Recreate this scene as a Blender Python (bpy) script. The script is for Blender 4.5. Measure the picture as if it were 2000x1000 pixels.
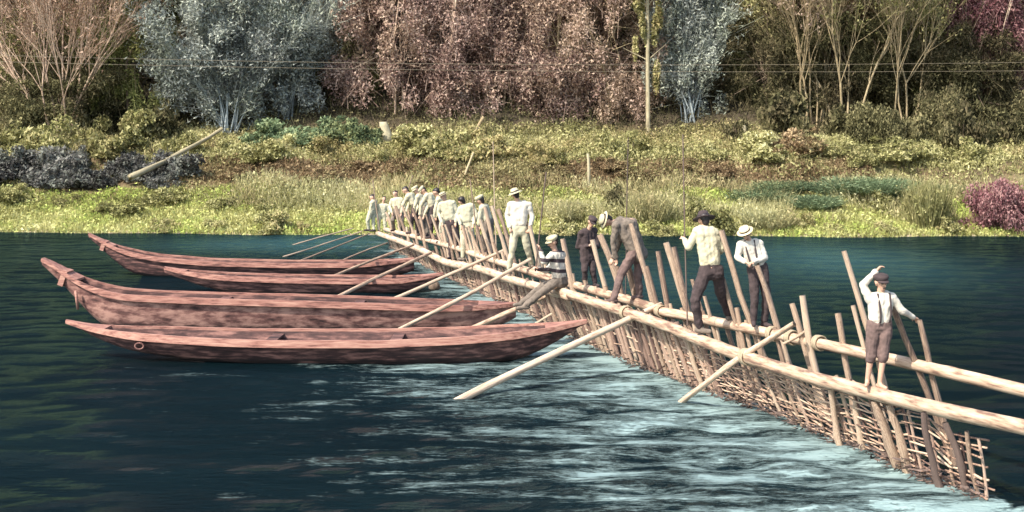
import bpy, math, random
import numpy as np
from mathutils import Vector, Quaternion, Matrix, noise as mnoise

R = math.radians
S = bpy.context.scene
COL = S.collection
for o in list(bpy.data.objects):
    bpy.data.objects.remove(o)

# ---------------------------------------------------------------- camera, sky, sun, exposure
CAM_H, FPX, HOR = 4.0, 2400.0, 260.0        # camera height (m), focal length and horizon row of a 2000 px wide view
cam_d = bpy.data.cameras.new('camera')
cam = bpy.data.objects.new('camera', cam_d)
COL.objects.link(cam)
cam.location = (0, 0, CAM_H)
cam.rotation_euler = (R(90), 0, 0)          # level view, the frame shifted down like a plate camera's
cam_d.sensor_width = 36
cam_d.lens = 36 * FPX / 2000
cam_d.shift_y = -(500 - HOR) / 2000
cam_d.clip_end = 2000
S.camera = cam

world = bpy.data.worlds.new('World')
S.world = world
world.use_nodes = True
nt = world.node_tree
bg = nt.nodes['Background']
sky = nt.nodes.new('ShaderNodeTexSky')
sky.sky_type = 'NISHITA'
sky.sun_disc = False
SUN_EL, SUN_AZ = R(47), R(228)              # from behind the camera and to its left
sky.sun_elevation = SUN_EL
sky.sun_rotation = SUN_AZ
sky.air_density = 1.3
sky.dust_density = 2.0
nt.links.new(sky.outputs[0], bg.inputs[0])
bg.inputs[1].default_value = 0.15

sun_d = bpy.data.lights.new('sun', 'SUN')
sun_d.energy = 4.2
sun_d.angle = R(0.6)
sun_d.color = (1.0, 0.93, 0.82)
sun = bpy.data.objects.new('sun', sun_d)
COL.objects.link(sun)
to_sun = Vector((math.sin(SUN_AZ) * math.cos(SUN_EL), math.cos(SUN_AZ) * math.cos(SUN_EL), math.sin(SUN_EL)))
sun.rotation_euler = to_sun.to_track_quat('Z', 'Y').to_euler()
sun.location = to_sun * 100

S.view_settings.view_transform = 'Standard'
S.view_settings.look = 'None'
S.view_settings.gamma = 1
S.view_settings.exposure = 1.0
S.cycles.max_bounces = 6
S.cycles.transparent_max_bounces = 6

# ---------------------------------------------------------------- helpers
def P(px, py, Y):
    """a point of the place that lies at distance Y in the direction of a view point"""
    return Vector(((px - 1000) * Y / FPX, Y, CAM_H + (HOR - py) * Y / FPX))

def Pz(px, py, z=0.0):
    return P(px, py, (CAM_H - z) * FPX / (py - HOR))

def tag(o, label=None, cat=None, group=None, kind=None):
    if label: o['label'] = label
    if cat: o['category'] = cat
    if group: o['group'] = group
    if kind: o['kind'] = kind
    return o

def link(name, data, parent=None, mat=None):
    o = bpy.data.objects.new(name, data)
    COL.objects.link(o)
    if mat is not None and data is not None and len(data.materials) == 0:
        data.materials.append(mat)
    if parent is not None:
        o.parent = parent
        o.matrix_parent_inverse = Matrix.Translation(-WLOC[parent.name])
        WLOC[o.name] = WLOC[parent.name]
    return o

WLOC = {}
def empty(name, loc, parent=None):
    o = bpy.data.objects.new(name, None)
    COL.objects.link(o)
    o.empty_display_size = 0.2
    if parent is None:
        o.location = loc
        WLOC[o.name] = Vector(loc)
    else:
        o.parent = parent
        WLOC[o.name] = WLOC[parent.name]
    return o

def mesh_from(name, V, F, smooth=True):
    me = bpy.data.meshes.new(name)
    me.from_pydata([tuple(v) for v in V], [], F)
    if smooth:
        me.polygons.foreach_set('use_smooth', [True] * len(me.polygons))
    me.update()
    return me

def quads_mesh(name, V):
    """V: (n,4,3) array of separate quads"""
    n = len(V)
    me = bpy.data.meshes.new(name)
    me.vertices.add(n * 4)
    me.vertices.foreach_set('co', V.reshape(-1).astype(np.float32))
    me.loops.add(n * 4)
    me.loops.foreach_set('vertex_index', np.arange(n * 4, dtype=np.int32))
    me.polygons.add(n)
    me.polygons.foreach_set('loop_start', np.arange(0, n * 4, 4, dtype=np.int32))
    me.update(calc_edges=True)
    return me

def ring_frame(d):
    d = d.normalized()
    a = Vector((0, 0, 1)) if abs(d.z) < 0.9 else Vector((1, 0, 0))
    u = d.cross(a).normalized()
    return u, d.cross(u)

class MB:
    def __init__(self):
        self.V, self.F = [], []
    def tube(self, pts, rad, n=8, caps=True, flat=1.0):
        b = len(self.V)
        m = len(pts)
        u, v = ring_frame(pts[-1] - pts[0])
        for i, p in enumerate(pts):
            r = rad[i] if hasattr(rad, '__len__') else rad
            for k in range(n):
                a = 2 * math.pi * k / n
                self.V.append(p + u * (r * math.cos(a)) + v * (r * flat * math.sin(a)))
        for i in range(m - 1):
            for k in range(n):
                k2 = (k + 1) % n
                self.F.append((b + i * n + k, b + i * n + k2, b + (i + 1) * n + k2, b + (i + 1) * n + k))
        if caps:
            self.F.append(tuple(b + k for k in reversed(range(n))))
            self.F.append(tuple(b + (m - 1) * n + k for k in range(n)))
        return self
    def capsule(self, a, c, ra, rc, n=10, h=3):
        d = c - a
        if d.length < 1e-6:
            d = Vector((0, 0, 1e-3))
        dn = d.normalized()
        pts, rad = [], []
        for i in range(h + 1):
            t = math.pi / 2 * i / h
            pts.append(a - dn * (ra * math.cos(t))); rad.append(max(ra * math.sin(t), ra * .05))
        for i in range(h + 1):
            t = math.pi / 2 * i / h
            pts.append(c + dn * (rc * math.sin(t))); rad.append(max(rc * math.cos(t), rc * .05))
        b = len(self.V)
        u, v = ring_frame(dn)
        for p, r in zip(pts, rad):
            for k in range(n):
                t = 2 * math.pi * k / n
                self.V.append(p + u * (r * math.cos(t)) + v * (r * math.sin(t)))
        m = len(pts)
        for i in range(m - 1):
            for k in range(n):
                k2 = (k + 1) % n
                self.F.append((b + i * n + k, b + i * n + k2, b + (i + 1) * n + k2, b + (i + 1) * n + k))
        self.F.append(tuple(b + k for k in reversed(range(n))))
        self.F.append(tuple(b + (m - 1) * n + k for k in range(n)))
        return self
    def box(self, c, sx, sy, sz, ax=None):
        b = len(self.V)
        X, Y, Z = ax or (Vector((1, 0, 0)), Vector((0, 1, 0)), Vector((0, 0, 1)))
        for i in (-1, 1):
            for j in (-1, 1):
                for k in (-1, 1):
                    self.V.append(c + X * (i * sx) + Y * (j * sy) + Z * (k * sz))
        for f in ((0, 1, 3, 2), (4, 6, 7, 5), (0, 4, 5, 1), (2, 3, 7, 6), (0, 2, 6, 4), (1, 5, 7, 3)):
            self.F.append(tuple(b + q for q in f))
        return self
    def build(self, name, mat, parent=None, smooth=True):
        return link(name, mesh_from(name, self.V, self.F, smooth), parent, mat)

# ---------------------------------------------------------------- materials
def mat_new(name):
    m = bpy.data.materials.new(name)
    m.use_nodes = True
    t = m.node_tree
    b = t.nodes['Principled BSDF']
    return m, t, b

def N(t, kind, **kw):
    n = t.nodes.new(kind)
    for k, v in kw.items():
        setattr(n, k, v)
    return n

def ramp(t, fac, stops):
    r = N(t, 'ShaderNodeValToRGB')
    e = r.color_ramp.elements
    while len(e) < len(stops):
        e.new(0.5)
    for el, (p, c) in zip(e, stops):
        el.position = p
        el.color = (*c, 1)
    t.links.new(fac, r.inputs[0])
    return r.outputs[0]

def coords(t, kind='Object', scale=(1, 1, 1)):
    c = N(t, 'ShaderNodeTexCoord')
    m = N(t, 'ShaderNodeMapping')
    m.inputs['Scale'].default_value = scale
    t.links.new(c.outputs[kind], m.inputs[0])
    return m.outputs[0]

def noise_tex(t, vec, scale, detail=4, rough=0.55):
    n = N(t, 'ShaderNodeTexNoise')
    n.inputs['Scale'].default_value = scale
    n.inputs['Detail'].default_value = detail
    n.inputs['Roughness'].default_value = rough
    t.links.new(vec, n.inputs['Vector'])
    return n.outputs[0]

def math_n(t, op, a, b=None, clamp=False):
    n = N(t, 'ShaderNodeMath', operation=op, use_clamp=clamp)
    for i, q in enumerate((a, b)):
        if q is None: continue
        if isinstance(q, (int, float)): n.inputs[i].default_value = q
        else: t.links.new(q, n.inputs[i])
    return n.outputs[0]

def mix_c(t, fac, a, b, mode='MIX'):
    n = N(t, 'ShaderNodeMix', data_type='RGBA', blend_type=mode)
    for i, q in ((0, fac), (6, a), (7, b)):
        if isinstance(q, (int, float)): n.inputs[i].default_value = q
        elif isinstance(q, tuple): n.inputs[i].default_value = (*q, 1)
        else: t.links.new(q, n.inputs[i])
    return n.outputs[2]

def bump(t, b, h, strength=0.4, dist=0.02):
    n = N(t, 'ShaderNodeBump')
    n.inputs['Strength'].default_value = strength
    n.inputs['Distance'].default_value = dist
    t.links.new(h, n.inputs['Height'])
    t.links.new(n.outputs[0], b.inputs['Normal'])

def wood_mat(name, dark, mid, light, blotch=5.0, gscale=(9, 9, 1.0), rough=0.8, amt=1.0, stops=(.36, .55, .74), wet=False):
    """peeled or weathered wood: long grain, stains, each piece a little different"""
    m, t, b = mat_new(name)
    v = coords(t, 'Object', gscale)
    oi = N(t, 'ShaderNodeObjectInfo')
    add = N(t, 'ShaderNodeVectorMath', operation='ADD')
    sc = N(t, 'ShaderNodeVectorMath', operation='SCALE')
    cmb = N(t, 'ShaderNodeCombineXYZ')
    for i in range(3): t.links.new(oi.outputs['Random'], cmb.inputs[i])
    t.links.new(cmb.outputs[0], sc.inputs[0]); sc.inputs['Scale'].default_value = 37.0
    t.links.new(v, add.inputs[0]); t.links.new(sc.outputs[0], add.inputs[1])
    vec = add.outputs[0]
    g = noise_tex(t, vec, 3.0, 6, 0.65)
    s = noise_tex(t, vec, blotch * 0.25, 4, 0.6)
    f = math_n(t, 'ADD', math_n(t, 'MULTIPLY', g, 0.6), math_n(t, 'MULTIPLY', s, 0.55))
    f = math_n(t, 'ADD', f, math_n(t, 'MULTIPLY', math_n(t, 'SUBTRACT', oi.outputs['Random'], 0.5), 0.22 * amt))
    c = ramp(t, f, [(stops[0], dark), (stops[1], mid), (stops[2], light)])
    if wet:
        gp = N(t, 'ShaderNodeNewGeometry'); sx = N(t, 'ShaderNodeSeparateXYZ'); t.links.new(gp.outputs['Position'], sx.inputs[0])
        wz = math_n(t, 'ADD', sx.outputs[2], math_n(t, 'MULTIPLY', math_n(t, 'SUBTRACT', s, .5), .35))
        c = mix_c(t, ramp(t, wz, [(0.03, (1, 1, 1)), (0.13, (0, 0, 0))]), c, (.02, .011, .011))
    t.links.new(c, b.inputs['Base Color'])
    b.inputs['Roughness'].default_value = rough
    bump(t, b, g, 0.5, 0.01)
    return m

def leaf_mat(name, dark, mid, light, patch=0.35, transl=0.25, alt=None, altw=0.5):
    m, t, b = mat_new(name)
    g = N(t, 'ShaderNodeNewGeometry')
    pos = N(t, 'ShaderNodeMapping')
    t.links.new(g.outputs['Position'], pos.inputs[0])
    n = noise_tex(t, pos.outputs[0], patch, 3, 0.6)
    f = math_n(t, 'ADD', math_n(t, 'MULTIPLY', g.outputs['Random Per Island'], 0.60), math_n(t, 'MULTIPLY', n, 0.90))
    f = math_n(t, 'SUBTRACT', f, 0.24)
    c = ramp(t, f, [(0.18, dark), (0.5, mid), (0.85, light)])
    if alt:
        n2 = noise_tex(t, pos.outputs[0], 0.21, 4, 0.7)
        a_ = math_n(t, 'MULTIPLY', math_n(t, 'ADD', math_n(t, 'SUBTRACT', n2, .5), math_n(t, 'MULTIPLY', math_n(t, 'SUBTRACT', g.outputs['Random Per Island'], .5), .25)), 6.0, clamp=True)
        lum = math_n(t, 'MULTIPLY', f, 1.7, clamp=True)
        c = mix_c(t, math_n(t, 'MULTIPLY', a_, altw * 1.3), c, mix_c(t, lum, tuple(q * .15 for q in alt), tuple(min(1, q * 1.25) for q in alt)))
    d = N(t, 'ShaderNodeBsdfDiffuse'); tr = N(t, 'ShaderNodeBsdfTranslucent'); mx = N(t, 'ShaderNodeMixShader')
    mx.inputs[0].default_value = transl
    t.links.new(c, d.inputs[0]); t.links.new(c, tr.inputs[0])
    t.links.new(d.outputs[0], mx.inputs[1]); t.links.new(tr.outputs[0], mx.inputs[2])
    t.nodes.remove(b)
    t.links.new(mx.outputs[0], t.nodes['Material Output'].inputs[0])
    return m

def cloth_mat(name, col, var=0.25, rough=0.95, scale=14):
    m, t, b = mat_new(name)
    v = coords(t, 'Object')
    n = noise_tex(t, v, scale, 5, 0.65)
    lo = tuple(c * (1 - var) for c in col); hi = tuple(min(1, c * (1 + var)) for c in col)
    t.links.new(ramp(t, n, [(0.3, lo), (0.7, hi)]), b.inputs['Base Color'])
    b.inputs['Roughness'].default_value = rough
    bump(t, b, noise_tex(t, v, 60, 3), 0.25, 0.006)
    return m

M = {}
M['log'] = wood_mat('peeled_log', (.17, .10, .07), (.41, .285, .195), (.55, .43, .32), 6, (1.0, 1.0, 8), stops=(.38, .52, .70))
M['stake'] = wood_mat('stake_wood', (.075, .042, .034), (.34, .235, .165), (.52, .40, .29), 6, (7, 7, 1.0), stops=(.40, .54, .70))
M['picket'] = wood_mat('picket_wood', (.055, .028, .025), (.24, .15, .115), (.47, .33, .245), 6, amt=1.6)
M['rod'] = wood_mat('willow_rod', (.12, .065, .05), (.35, .225, .155), (.54, .39, .28), 8, (9, 9, 9), amt=1.6)
M['dark_pole'] = wood_mat('dark_pole', (.04, .03, .025), (.09, .06, .05), (.16, .11, .09))
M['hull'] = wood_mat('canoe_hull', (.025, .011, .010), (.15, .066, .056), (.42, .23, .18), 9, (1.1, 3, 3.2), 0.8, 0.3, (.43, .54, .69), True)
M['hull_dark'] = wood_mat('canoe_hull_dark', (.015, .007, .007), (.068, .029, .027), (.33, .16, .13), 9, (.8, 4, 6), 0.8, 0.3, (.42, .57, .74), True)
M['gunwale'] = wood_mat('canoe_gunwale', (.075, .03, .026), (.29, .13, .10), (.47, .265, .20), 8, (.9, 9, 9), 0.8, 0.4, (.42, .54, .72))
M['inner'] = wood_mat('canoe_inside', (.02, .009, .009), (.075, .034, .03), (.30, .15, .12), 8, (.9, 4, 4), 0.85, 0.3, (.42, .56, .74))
M['bark_pale'] = wood_mat('pale_bark', (.18, .145, .085), (.34, .29, .18), (.48, .43, .29), 6)
M['bark_pink'] = wood_mat('pinkish_bark', (.28, .18, .12), (.50, .36, .26), (.64, .50, .38), 6)
M['bark_grey'] = wood_mat('grey_bark', (.10, .11, .11), (.22, .25, .25), (.38, .42, .42), 6)
M['bark_brown'] = wood_mat('brown_bark', (.05, .035, .025), (.13, .09, .065), (.27, .2, .14), 6)
M['bark_tan'] = wood_mat('tan_bark', (.20, .145, .075), (.35, .27, .155), (.48, .40, .25), 6)
M['rope'] = cloth_mat('rope', (.35, .28, .19))
M['iron'] = mat_new('iron_wire')[0]
M['iron'].node_tree.nodes['Principled BSDF'].inputs['Base Color'].default_value = (.24, .20, .14, 1)
M['iron'].node_tree.nodes['Principled BSDF'].inputs['Roughness'].default_value = 0.5

# foliage tints
L = {}
L['yellow'] = leaf_mat('yellow_green_leaves', (.11, .105, .038), (.40, .385, .17), (.66, .62, .35), alt=(0.3, 0.22, 0.11), altw=0.5)
L['olive'] = leaf_mat('olive_leaves', (.05, .048, .02), (.27, .265, .105), (.54, .51, .26), alt=(0.30, 0.24, 0.13), altw=0.35)
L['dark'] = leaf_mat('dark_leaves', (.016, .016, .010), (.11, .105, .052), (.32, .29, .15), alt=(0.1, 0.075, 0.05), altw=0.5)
L['green'] = leaf_mat('green_leaves', (.04, .048, .016), (.20, .225, .075), (.44, .45, .19), alt=(0.28, 0.25, 0.1), altw=0.5)
L['blue'] = leaf_mat('blue_grey_leaves', (.07, .072, .072), (.31, .335, .31), (.60, .62, .55), alt=(0.34, 0.37, 0.27), altw=0.5)
L['teal'] = leaf_mat('blue_green_leaves', (.045, .06, .035), (.15, .21, .115), (.34, .41, .24), alt=(0.3, 0.32, 0.15), altw=0.6)
L['mauve'] = leaf_mat('mauve_brown_leaves', (.055, .034, .032), (.33, .22, .185), (.64, .49, .41), alt=(0.46, 0.35, 0.25), altw=0.5)
L['tan'] = leaf_mat('tan_leaves', (.13, .085, .06), (.44, .33, .235), (.70, .57, .43), alt=(0.4, 0.28, 0.235), altw=0.6)
L['maroon'] = leaf_mat('maroon_leaves', (.045, .018, .024), (.24, .105, .115), (.50, .28, .28), alt=(0.3, 0.19, 0.17), altw=0.5)
L['brown'] = leaf_mat('brown_leaves', (.05, .034, .02), (.24, .165, .095), (.48, .36, .22), alt=(0.27, 0.26, 0.12), altw=0.5)
L['slate'] = leaf_mat('slate_leaves', (.022, .02, .02), (.12, .115, .108), (.33, .32, .29), alt=(0.17, 0.19, 0.15), altw=0.5)
L['pink'] = leaf_mat('pinkish_twigs', (.16, .09, .06), (.42, .28, .20), (.65, .49, .38))
L['lawn'] = leaf_mat('shore_grass', (.17, .165, .05), (.47, .455, .18), (.69, .66, .36), alt=(0.36, 0.44, 0.11), altw=0.75)
L['reed'] = leaf_mat('reed_grass', (.15, .14, .065), (.43, .41, .20), (.66, .63, .38), alt=(0.36, 0.27, 0.15), altw=0.5)
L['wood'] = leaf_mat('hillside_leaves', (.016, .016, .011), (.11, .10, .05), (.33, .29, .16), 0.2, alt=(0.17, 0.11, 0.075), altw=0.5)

# ---------------------------------------------------------------- terrain
def shore(x):
    return 48.3 - 0.045 * max(-40, min(40, x)) + 0.35 * math.sin(x * 0.31 + 1) + 0.2 * math.sin(x * 0.83)

TT = [-200, -50, -46.5, -44, -4, -1.2, 0, 1.0, 3, 6, 7.3, 9, 12, 20, 60, 150, 400]
TZ = [2.4, 1.9, 0.6, -0.9, -0.9, -0.4, 0.0, 0.22, 0.72, 1.7, 2.55, 3.1, 3.85, 7.4, 54, 130, 200]  # upper slope out of view steepened so the river reflects less sky
def ground_z(x, y):
    t = y - shore(x)
    z = float(np.interp(t, TT, TZ))
    if t > 0.6:
        a = min(1.0, (t - 0.6) / 4)
        z += a * 0.45 * mnoise.noise(Vector((x * 0.23, y * 0.33, 3.1))) + a * 0.16 * mnoise.noise(Vector((x * 0.9, y * 0.9, 7.7)))
    else:
        z += 0.02 * mnoise.noise(Vector((x * 1.5, y * 1.5, 1.0)))
    return z

def ground_px(px, py):
    """where the line of sight of a view point meets the far bank"""
    Y = 46.5
    while Y < 95:
        X = (px - 1000) * Y / FPX
        if Y > shore(X) and HOR + (CAM_H - ground_z(X, Y)) * FPX / Y <= py:
            break
        Y += 0.12
    X = (px - 1000) * Y / FPX
    return Vector((X, Y, ground_z(X, Y)))

xs = np.concatenate([np.linspace(-400, -45, 20), np.linspace(-43, 43, 150), np.linspace(45, 400, 20)])
ys = np.concatenate([np.linspace(-150, 5, 14), np.linspace(6, 44, 20), np.linspace(44.5, 66, 80), np.linspace(67, 130, 40), np.linspace(140, 450, 14)])
V = [(x, y, ground_z(x, y)) for y in ys for x in xs]
nx = len(xs)
F = [(j * nx + i, j * nx + i + 1, (j + 1) * nx + i + 1, (j + 1) * nx + i) for j in range(len(ys) - 1) for i in range(nx - 1)]
m, t, b = mat_new('bank_soil')
g = N(t, 'ShaderNodeNewGeometry')
v = g.outputs['Position']
n1 = noise_tex(t, v, 0.5, 5, 0.6); n2 = noise_tex(t, v, 5, 5, 0.7)
c1 = ramp(t, n1, [(0.36, (.10, .062, .035)), (0.5, (.19, .13, .06)), (0.66, (.17, .165, .055))])
c1 = mix_c(t, math_n(t, 'MULTIPLY', n2, 0.8), c1, (.06, .05, .028), 'MIX')
sep = N(t, 'ShaderNodeSeparateXYZ'); t.links.new(v, sep.inputs[0])
zz = math_n(t, 'ADD', sep.outputs[2], math_n(t, 'MULTIPLY', n2, 0.12))
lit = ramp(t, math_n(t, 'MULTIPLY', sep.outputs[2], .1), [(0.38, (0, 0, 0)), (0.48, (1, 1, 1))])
c1 = mix_c(t, lit, c1, mix_c(t, n2, (.025, .019, .012), (.075, .055, .03)))  # shade under the trees painted into the wood floor's litter brown
c2 = mix_c(t, ramp(t, zz, [(0.12, (1, 1, 1)), (0.20, (0, 0, 0))]), c1, (.46, .36, .26))
t.links.new(c2, b.inputs['Base Color'])
b.inputs['Roughness'].default_value = 1
bump(t, b, n2, 0.8, 0.08)
tag(link('ground', mesh_from('ground', V, F), None, m), 'river bank of earth and sand rising to a wooded slope', 'ground', kind='structure')

# ---------------------------------------------------------------- weir lines (plan)
BASE = [Pz(*q) for q in ((1990, 1010), (1922, 978), (1830, 938), (1700, 886), (1580, 838), (1500, 803), (1380, 762), (1270, 722),
                         (1180, 688), (1070, 632), (950, 576), (850, 530), (790, 497), (752, 474), (728, 462))]
def base_at_y(Y):
    ysb = [p.y for p in BASE]
    return float(np.interp(Y, ysb, [p.x for p in BASE]))

def plan_front(Y):
    # the downstream log: straight in plan beside the foot of the weir
    if Y <= 23.6: return 5.2 - 0.4009 * (Y - 12.6)
    return base_at_y(Y) - 0.30 - 0.25 * max(0, 1 - (Y - 23.6) / 4)

def on_front(px, py):
    lo, hi = 10.5, 47.0
    for _ in range(50):
        mid = (lo + hi) / 2
        if plan_front(mid) * FPX / mid + 1000 > px: lo = mid
        else: hi = mid
    return P(px, py, (lo + hi) / 2)

FRONT = [on_front(*q) for q in ((2160, 868), (2000, 835), (1860, 804), (1723, 772), (1600, 743), (1500, 712), (1400, 676), (1296, 634), (1180, 597), (1080, 566))]
FRONT2 = [on_front(*q) for q in ((1112, 580), (1045, 558), (1000, 546), (935, 524), (868, 514))]
FRONT3 = [on_front(*q) for q in ((905, 519), (870, 512), (831, 492), (785, 473), (738, 456))]
REAR = [Pz(2180, 803, 1.18), Pz(2000, 762, 1.18), Pz(1860, 730, 1.17), Pz(1720, 698, 1.15), Pz(1600, 670, 1.12), Pz(1500, 650, 1.08), Pz(1420, 634, 1.05), Pz(1350, 619, 1.02), Pz(1280, 606, 1.0)]
REAR2 = [Pz(1312, 612, 0.98), Pz(1240, 590, 0.98), Pz(1180, 574, .97), Pz(1110, 553, .95), Pz(1020, 526, .88)]
REAR3 = [Pz(1045, 533, .86), Pz(960, 508, .8), Pz(890, 484, .72), Pz(820, 464, .6), Pz(752, 448, .42)]

def along(pts, px):
    """point of a log straight in the direction of column px"""
    best = None
    for a, c in zip(pts, pts[1:]):
        pa, pc = a.x / a.y * FPX + 1000, c.x / c.y * FPX + 1000
        if min(pa, pc) <= px <= max(pa, pc):
            f = (px - pa) / (pc - pa) if pc != pa else 0
            best = a.lerp(c, f)
            break
    return best or (pts[0] if abs(pts[0].x / pts[0].y * FPX + 1000 - px) < abs(pts[-1].x / pts[-1].y * FPX + 1000 - px) else pts[-1]).copy()

def rear_at(px):
    if px > 1280: return along(REAR, px)
    if px > 1020: return along(REAR2, px)
    return along(REAR3, px)

# ---------------------------------------------------------------- water
rng = np.random.default_rng(5)
wx = np.concatenate([np.linspace(-300, -26, 14), np.arange(-25, 25.01, 0.13), np.linspace(26, 300, 14)])
wy = np.concatenate([np.linspace(4, 11, 5), np.arange(11.5, 30, 0.11), np.arange(30, 51.5, 0.22)])
X, Y = np.meshgrid(wx, wy)
Z = np.zeros_like(X)
bx = np.interp(Y, [p.y for p in BASE], [p.x for p in BASE])
dist = (bx - X) * 0.956                       # metres downstream of the weir
turb = np.clip(1 - np.abs(dist - 1.5) / 6.0, 0, 1) * (dist > -0.4)
for k in range(46):
    wl = 0.45 * (1.058 ** k) if k < 30 else 0.5 + 0.08 * (k - 30)
    ang = rng.normal(math.pi / 2, 0.55)
    kx, ky = math.cos(ang) * 2 * math.pi / wl, math.sin(ang) * 2 * math.pi / wl
    amp = 0.0011 * wl ** 0.7
    ph = rng.uniform(0, 6.28)
    mod = 0.6 + 0.4 * np.sin(X * rng.uniform(.1, .5) + Y * rng.uniform(.1, .5) + ph)
    Z += amp * np.sin(kx * X + ky * Y + ph) * mod * (1 + 5.5 * turb)
Z *= np.clip((51 - Y) / 4, 0, 1)
Vw = np.stack([X, Y, Z], -1).reshape(-1, 3)
nx = len(wx); ny = len(wy)
idx = np.arange(nx * ny).reshape(ny, nx)
Fw = np.stack([idx[:-1, :-1], idx[:-1, 1:], idx[1:, 1:], idx[1:, :-1]], -1).reshape(-1, 4)
me = bpy.data.meshes.new('river')
me.vertices.add(len(Vw)); me.vertices.foreach_set('co', Vw.reshape(-1).astype(np.float32))
me.loops.add(len(Fw) * 4); me.loops.foreach_set('vertex_index', Fw.reshape(-1).astype(np.int32))
me.polygons.add(len(Fw)); me.polygons.foreach_set('loop_start', np.arange(0, len(Fw) * 4, 4, dtype=np.int32))
me.polygons.foreach_set('use_smooth', np.ones(len(Fw), dtype=bool))
at = me.attributes.new('foam', 'FLOAT', 'POINT')
near = np.clip((31 - Y) / 11, 0, 1)
reach = 2.6 + 8.2 * near
foam = np.where(dist > -0.2, np.clip(1 - (dist - 0.1) / reach, 0, 1), 0)
foam *= np.clip(1.05 - 0.45 * np.clip((Y - 30) / 14, 0, 1), 0, 1)
at.data.foreach_set('value', foam.reshape(-1).astype(np.float32))
# pale sky reflection painted as patches of water colour towards the far bank
sheen_a = np.exp(-(((X + 7.5) / 5.0) ** 2 + ((Y - 44.5) / 3.6) ** 2)) + .9 * np.exp(-(((X - 10.0) / 3.6) ** 2 + ((Y - 39) / 6.5) ** 2)) + .5 * np.exp(-(((X - 3.5) / 3.0) ** 2 + ((Y - 33) / 6) ** 2))
at2 = me.attributes.new('sky_sheen', 'FLOAT', 'POINT')
at2.data.foreach_set('value', np.clip(sheen_a, 0, 1).reshape(-1).astype(np.float32))
me.update(calc_edges=True)
m, t, b = mat_new('river_water')
g = N(t, 'ShaderNodeNewGeometry')
def stretched(sx, sy):
    mp = N(t, 'ShaderNodeMapping'); mp.inputs['Scale'].default_value = (sx, sy, 1)
    t.links.new(g.outputs['Position'], mp.inputs[0]); return mp.outputs[0]
att = N(t, 'ShaderNodeAttribute', attribute_name='foam')
f1 = noise_tex(t, stretched(0.42, 1.5), 1.0, 6, 0.66)
f2 = noise_tex(t, stretched(1.5, 4.5), 1.0, 5, 0.7)
f3 = noise_tex(t, stretched(6.5, 20), 1.0, 5, 0.8)
fs = math_n(t, 'ADD', math_n(t, 'ADD', math_n(t, 'MULTIPLY', f1, 0.44), math_n(t, 'MULTIPLY', f2, 0.32)), math_n(t, 'MULTIPLY', f3, 0.28))
thr = math_n(t, 'SUBTRACT', 0.665, math_n(t, 'MULTIPLY', att.outputs['Fac'], 0.235))
fo = math_n(t, 'MULTIPLY', math_n(t, 'SUBTRACT', fs, thr), 11.0, clamp=True)
fo = math_n(t, 'MULTIPLY', fo, 0.92)
base = mix_c(t, noise_tex(t, stretched(0.2, 0.35), 1.0, 3), (.0015, .004, .006), (.004, .013, .016))
att2 = N(t, 'ShaderNodeAttribute', attribute_name='sky_sheen')
sheen_f = math_n(t, 'MULTIPLY', att2.outputs['Fac'], math_n(t, 'ADD', .35, math_n(t, 'MULTIPLY', noise_tex(t, stretched(0.5, 1.6), 1.0, 5, .7), 1.1)), clamp=True)
base = mix_c(t, sheen_f, base, (.030, .075, .085))  # sky reflection mixed into the diffuse colour
foamc = mix_c(t, f2, (.12, .20, .20), (.42, .54, .52))
body = mix_c(t, fo, base, foamc)
rough = math_n(t, 'ADD', math_n(t, 'MULTIPLY', fo, 0.5), 0.045)
r1 = noise_tex(t, stretched(0.9, 3.4), 1.0, 6, 0.66)
r2 = noise_tex(t, stretched(3.6, 13), 1.0, 5, 0.7)
hgt = math_n(t, 'ADD', math_n(t, 'MULTIPLY', r1, 0.9), math_n(t, 'MULTIPLY', r2, 0.5))
hgt = math_n(t, 'ADD', hgt, math_n(t, 'MULTIPLY', fo, 0.45))
bp = N(t, 'ShaderNodeBump')
bp.inputs['Strength'].default_value = 1.0
bp.inputs['Distance'].default_value = 0.085
t.links.new(hgt, bp.inputs['Height'])
dif = N(t, 'ShaderNodeBsdfDiffuse'); glo = N(t, 'ShaderNodeBsdfGlossy'); fre = N(t, 'ShaderNodeFresnel'); mxs = N(t, 'ShaderNodeMixShader')
fre.inputs['IOR'].default_value = 1.33
glo.inputs['Color'].default_value = (.30, .43, .49, 1)      # even blue-green tint that darkens the reflections
for nd in (dif, glo, fre): t.links.new(bp.outputs[0], nd.inputs['Normal'])
t.links.new(body, dif.inputs['Color']); t.links.new(rough, glo.inputs['Roughness'])
t.links.new(fre.outputs[0], mxs.inputs[0]); t.links.new(dif.outputs[0], mxs.inputs[1]); t.links.new(glo.outputs[0], mxs.inputs[2])
t.nodes.remove(b)
t.links.new(mxs.outputs[0], t.nodes['Material Output'].inputs[0])
tag(link('river', me, None, m), 'dark teal river with pale churned foam below the weir', 'river', kind='structure')

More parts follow.
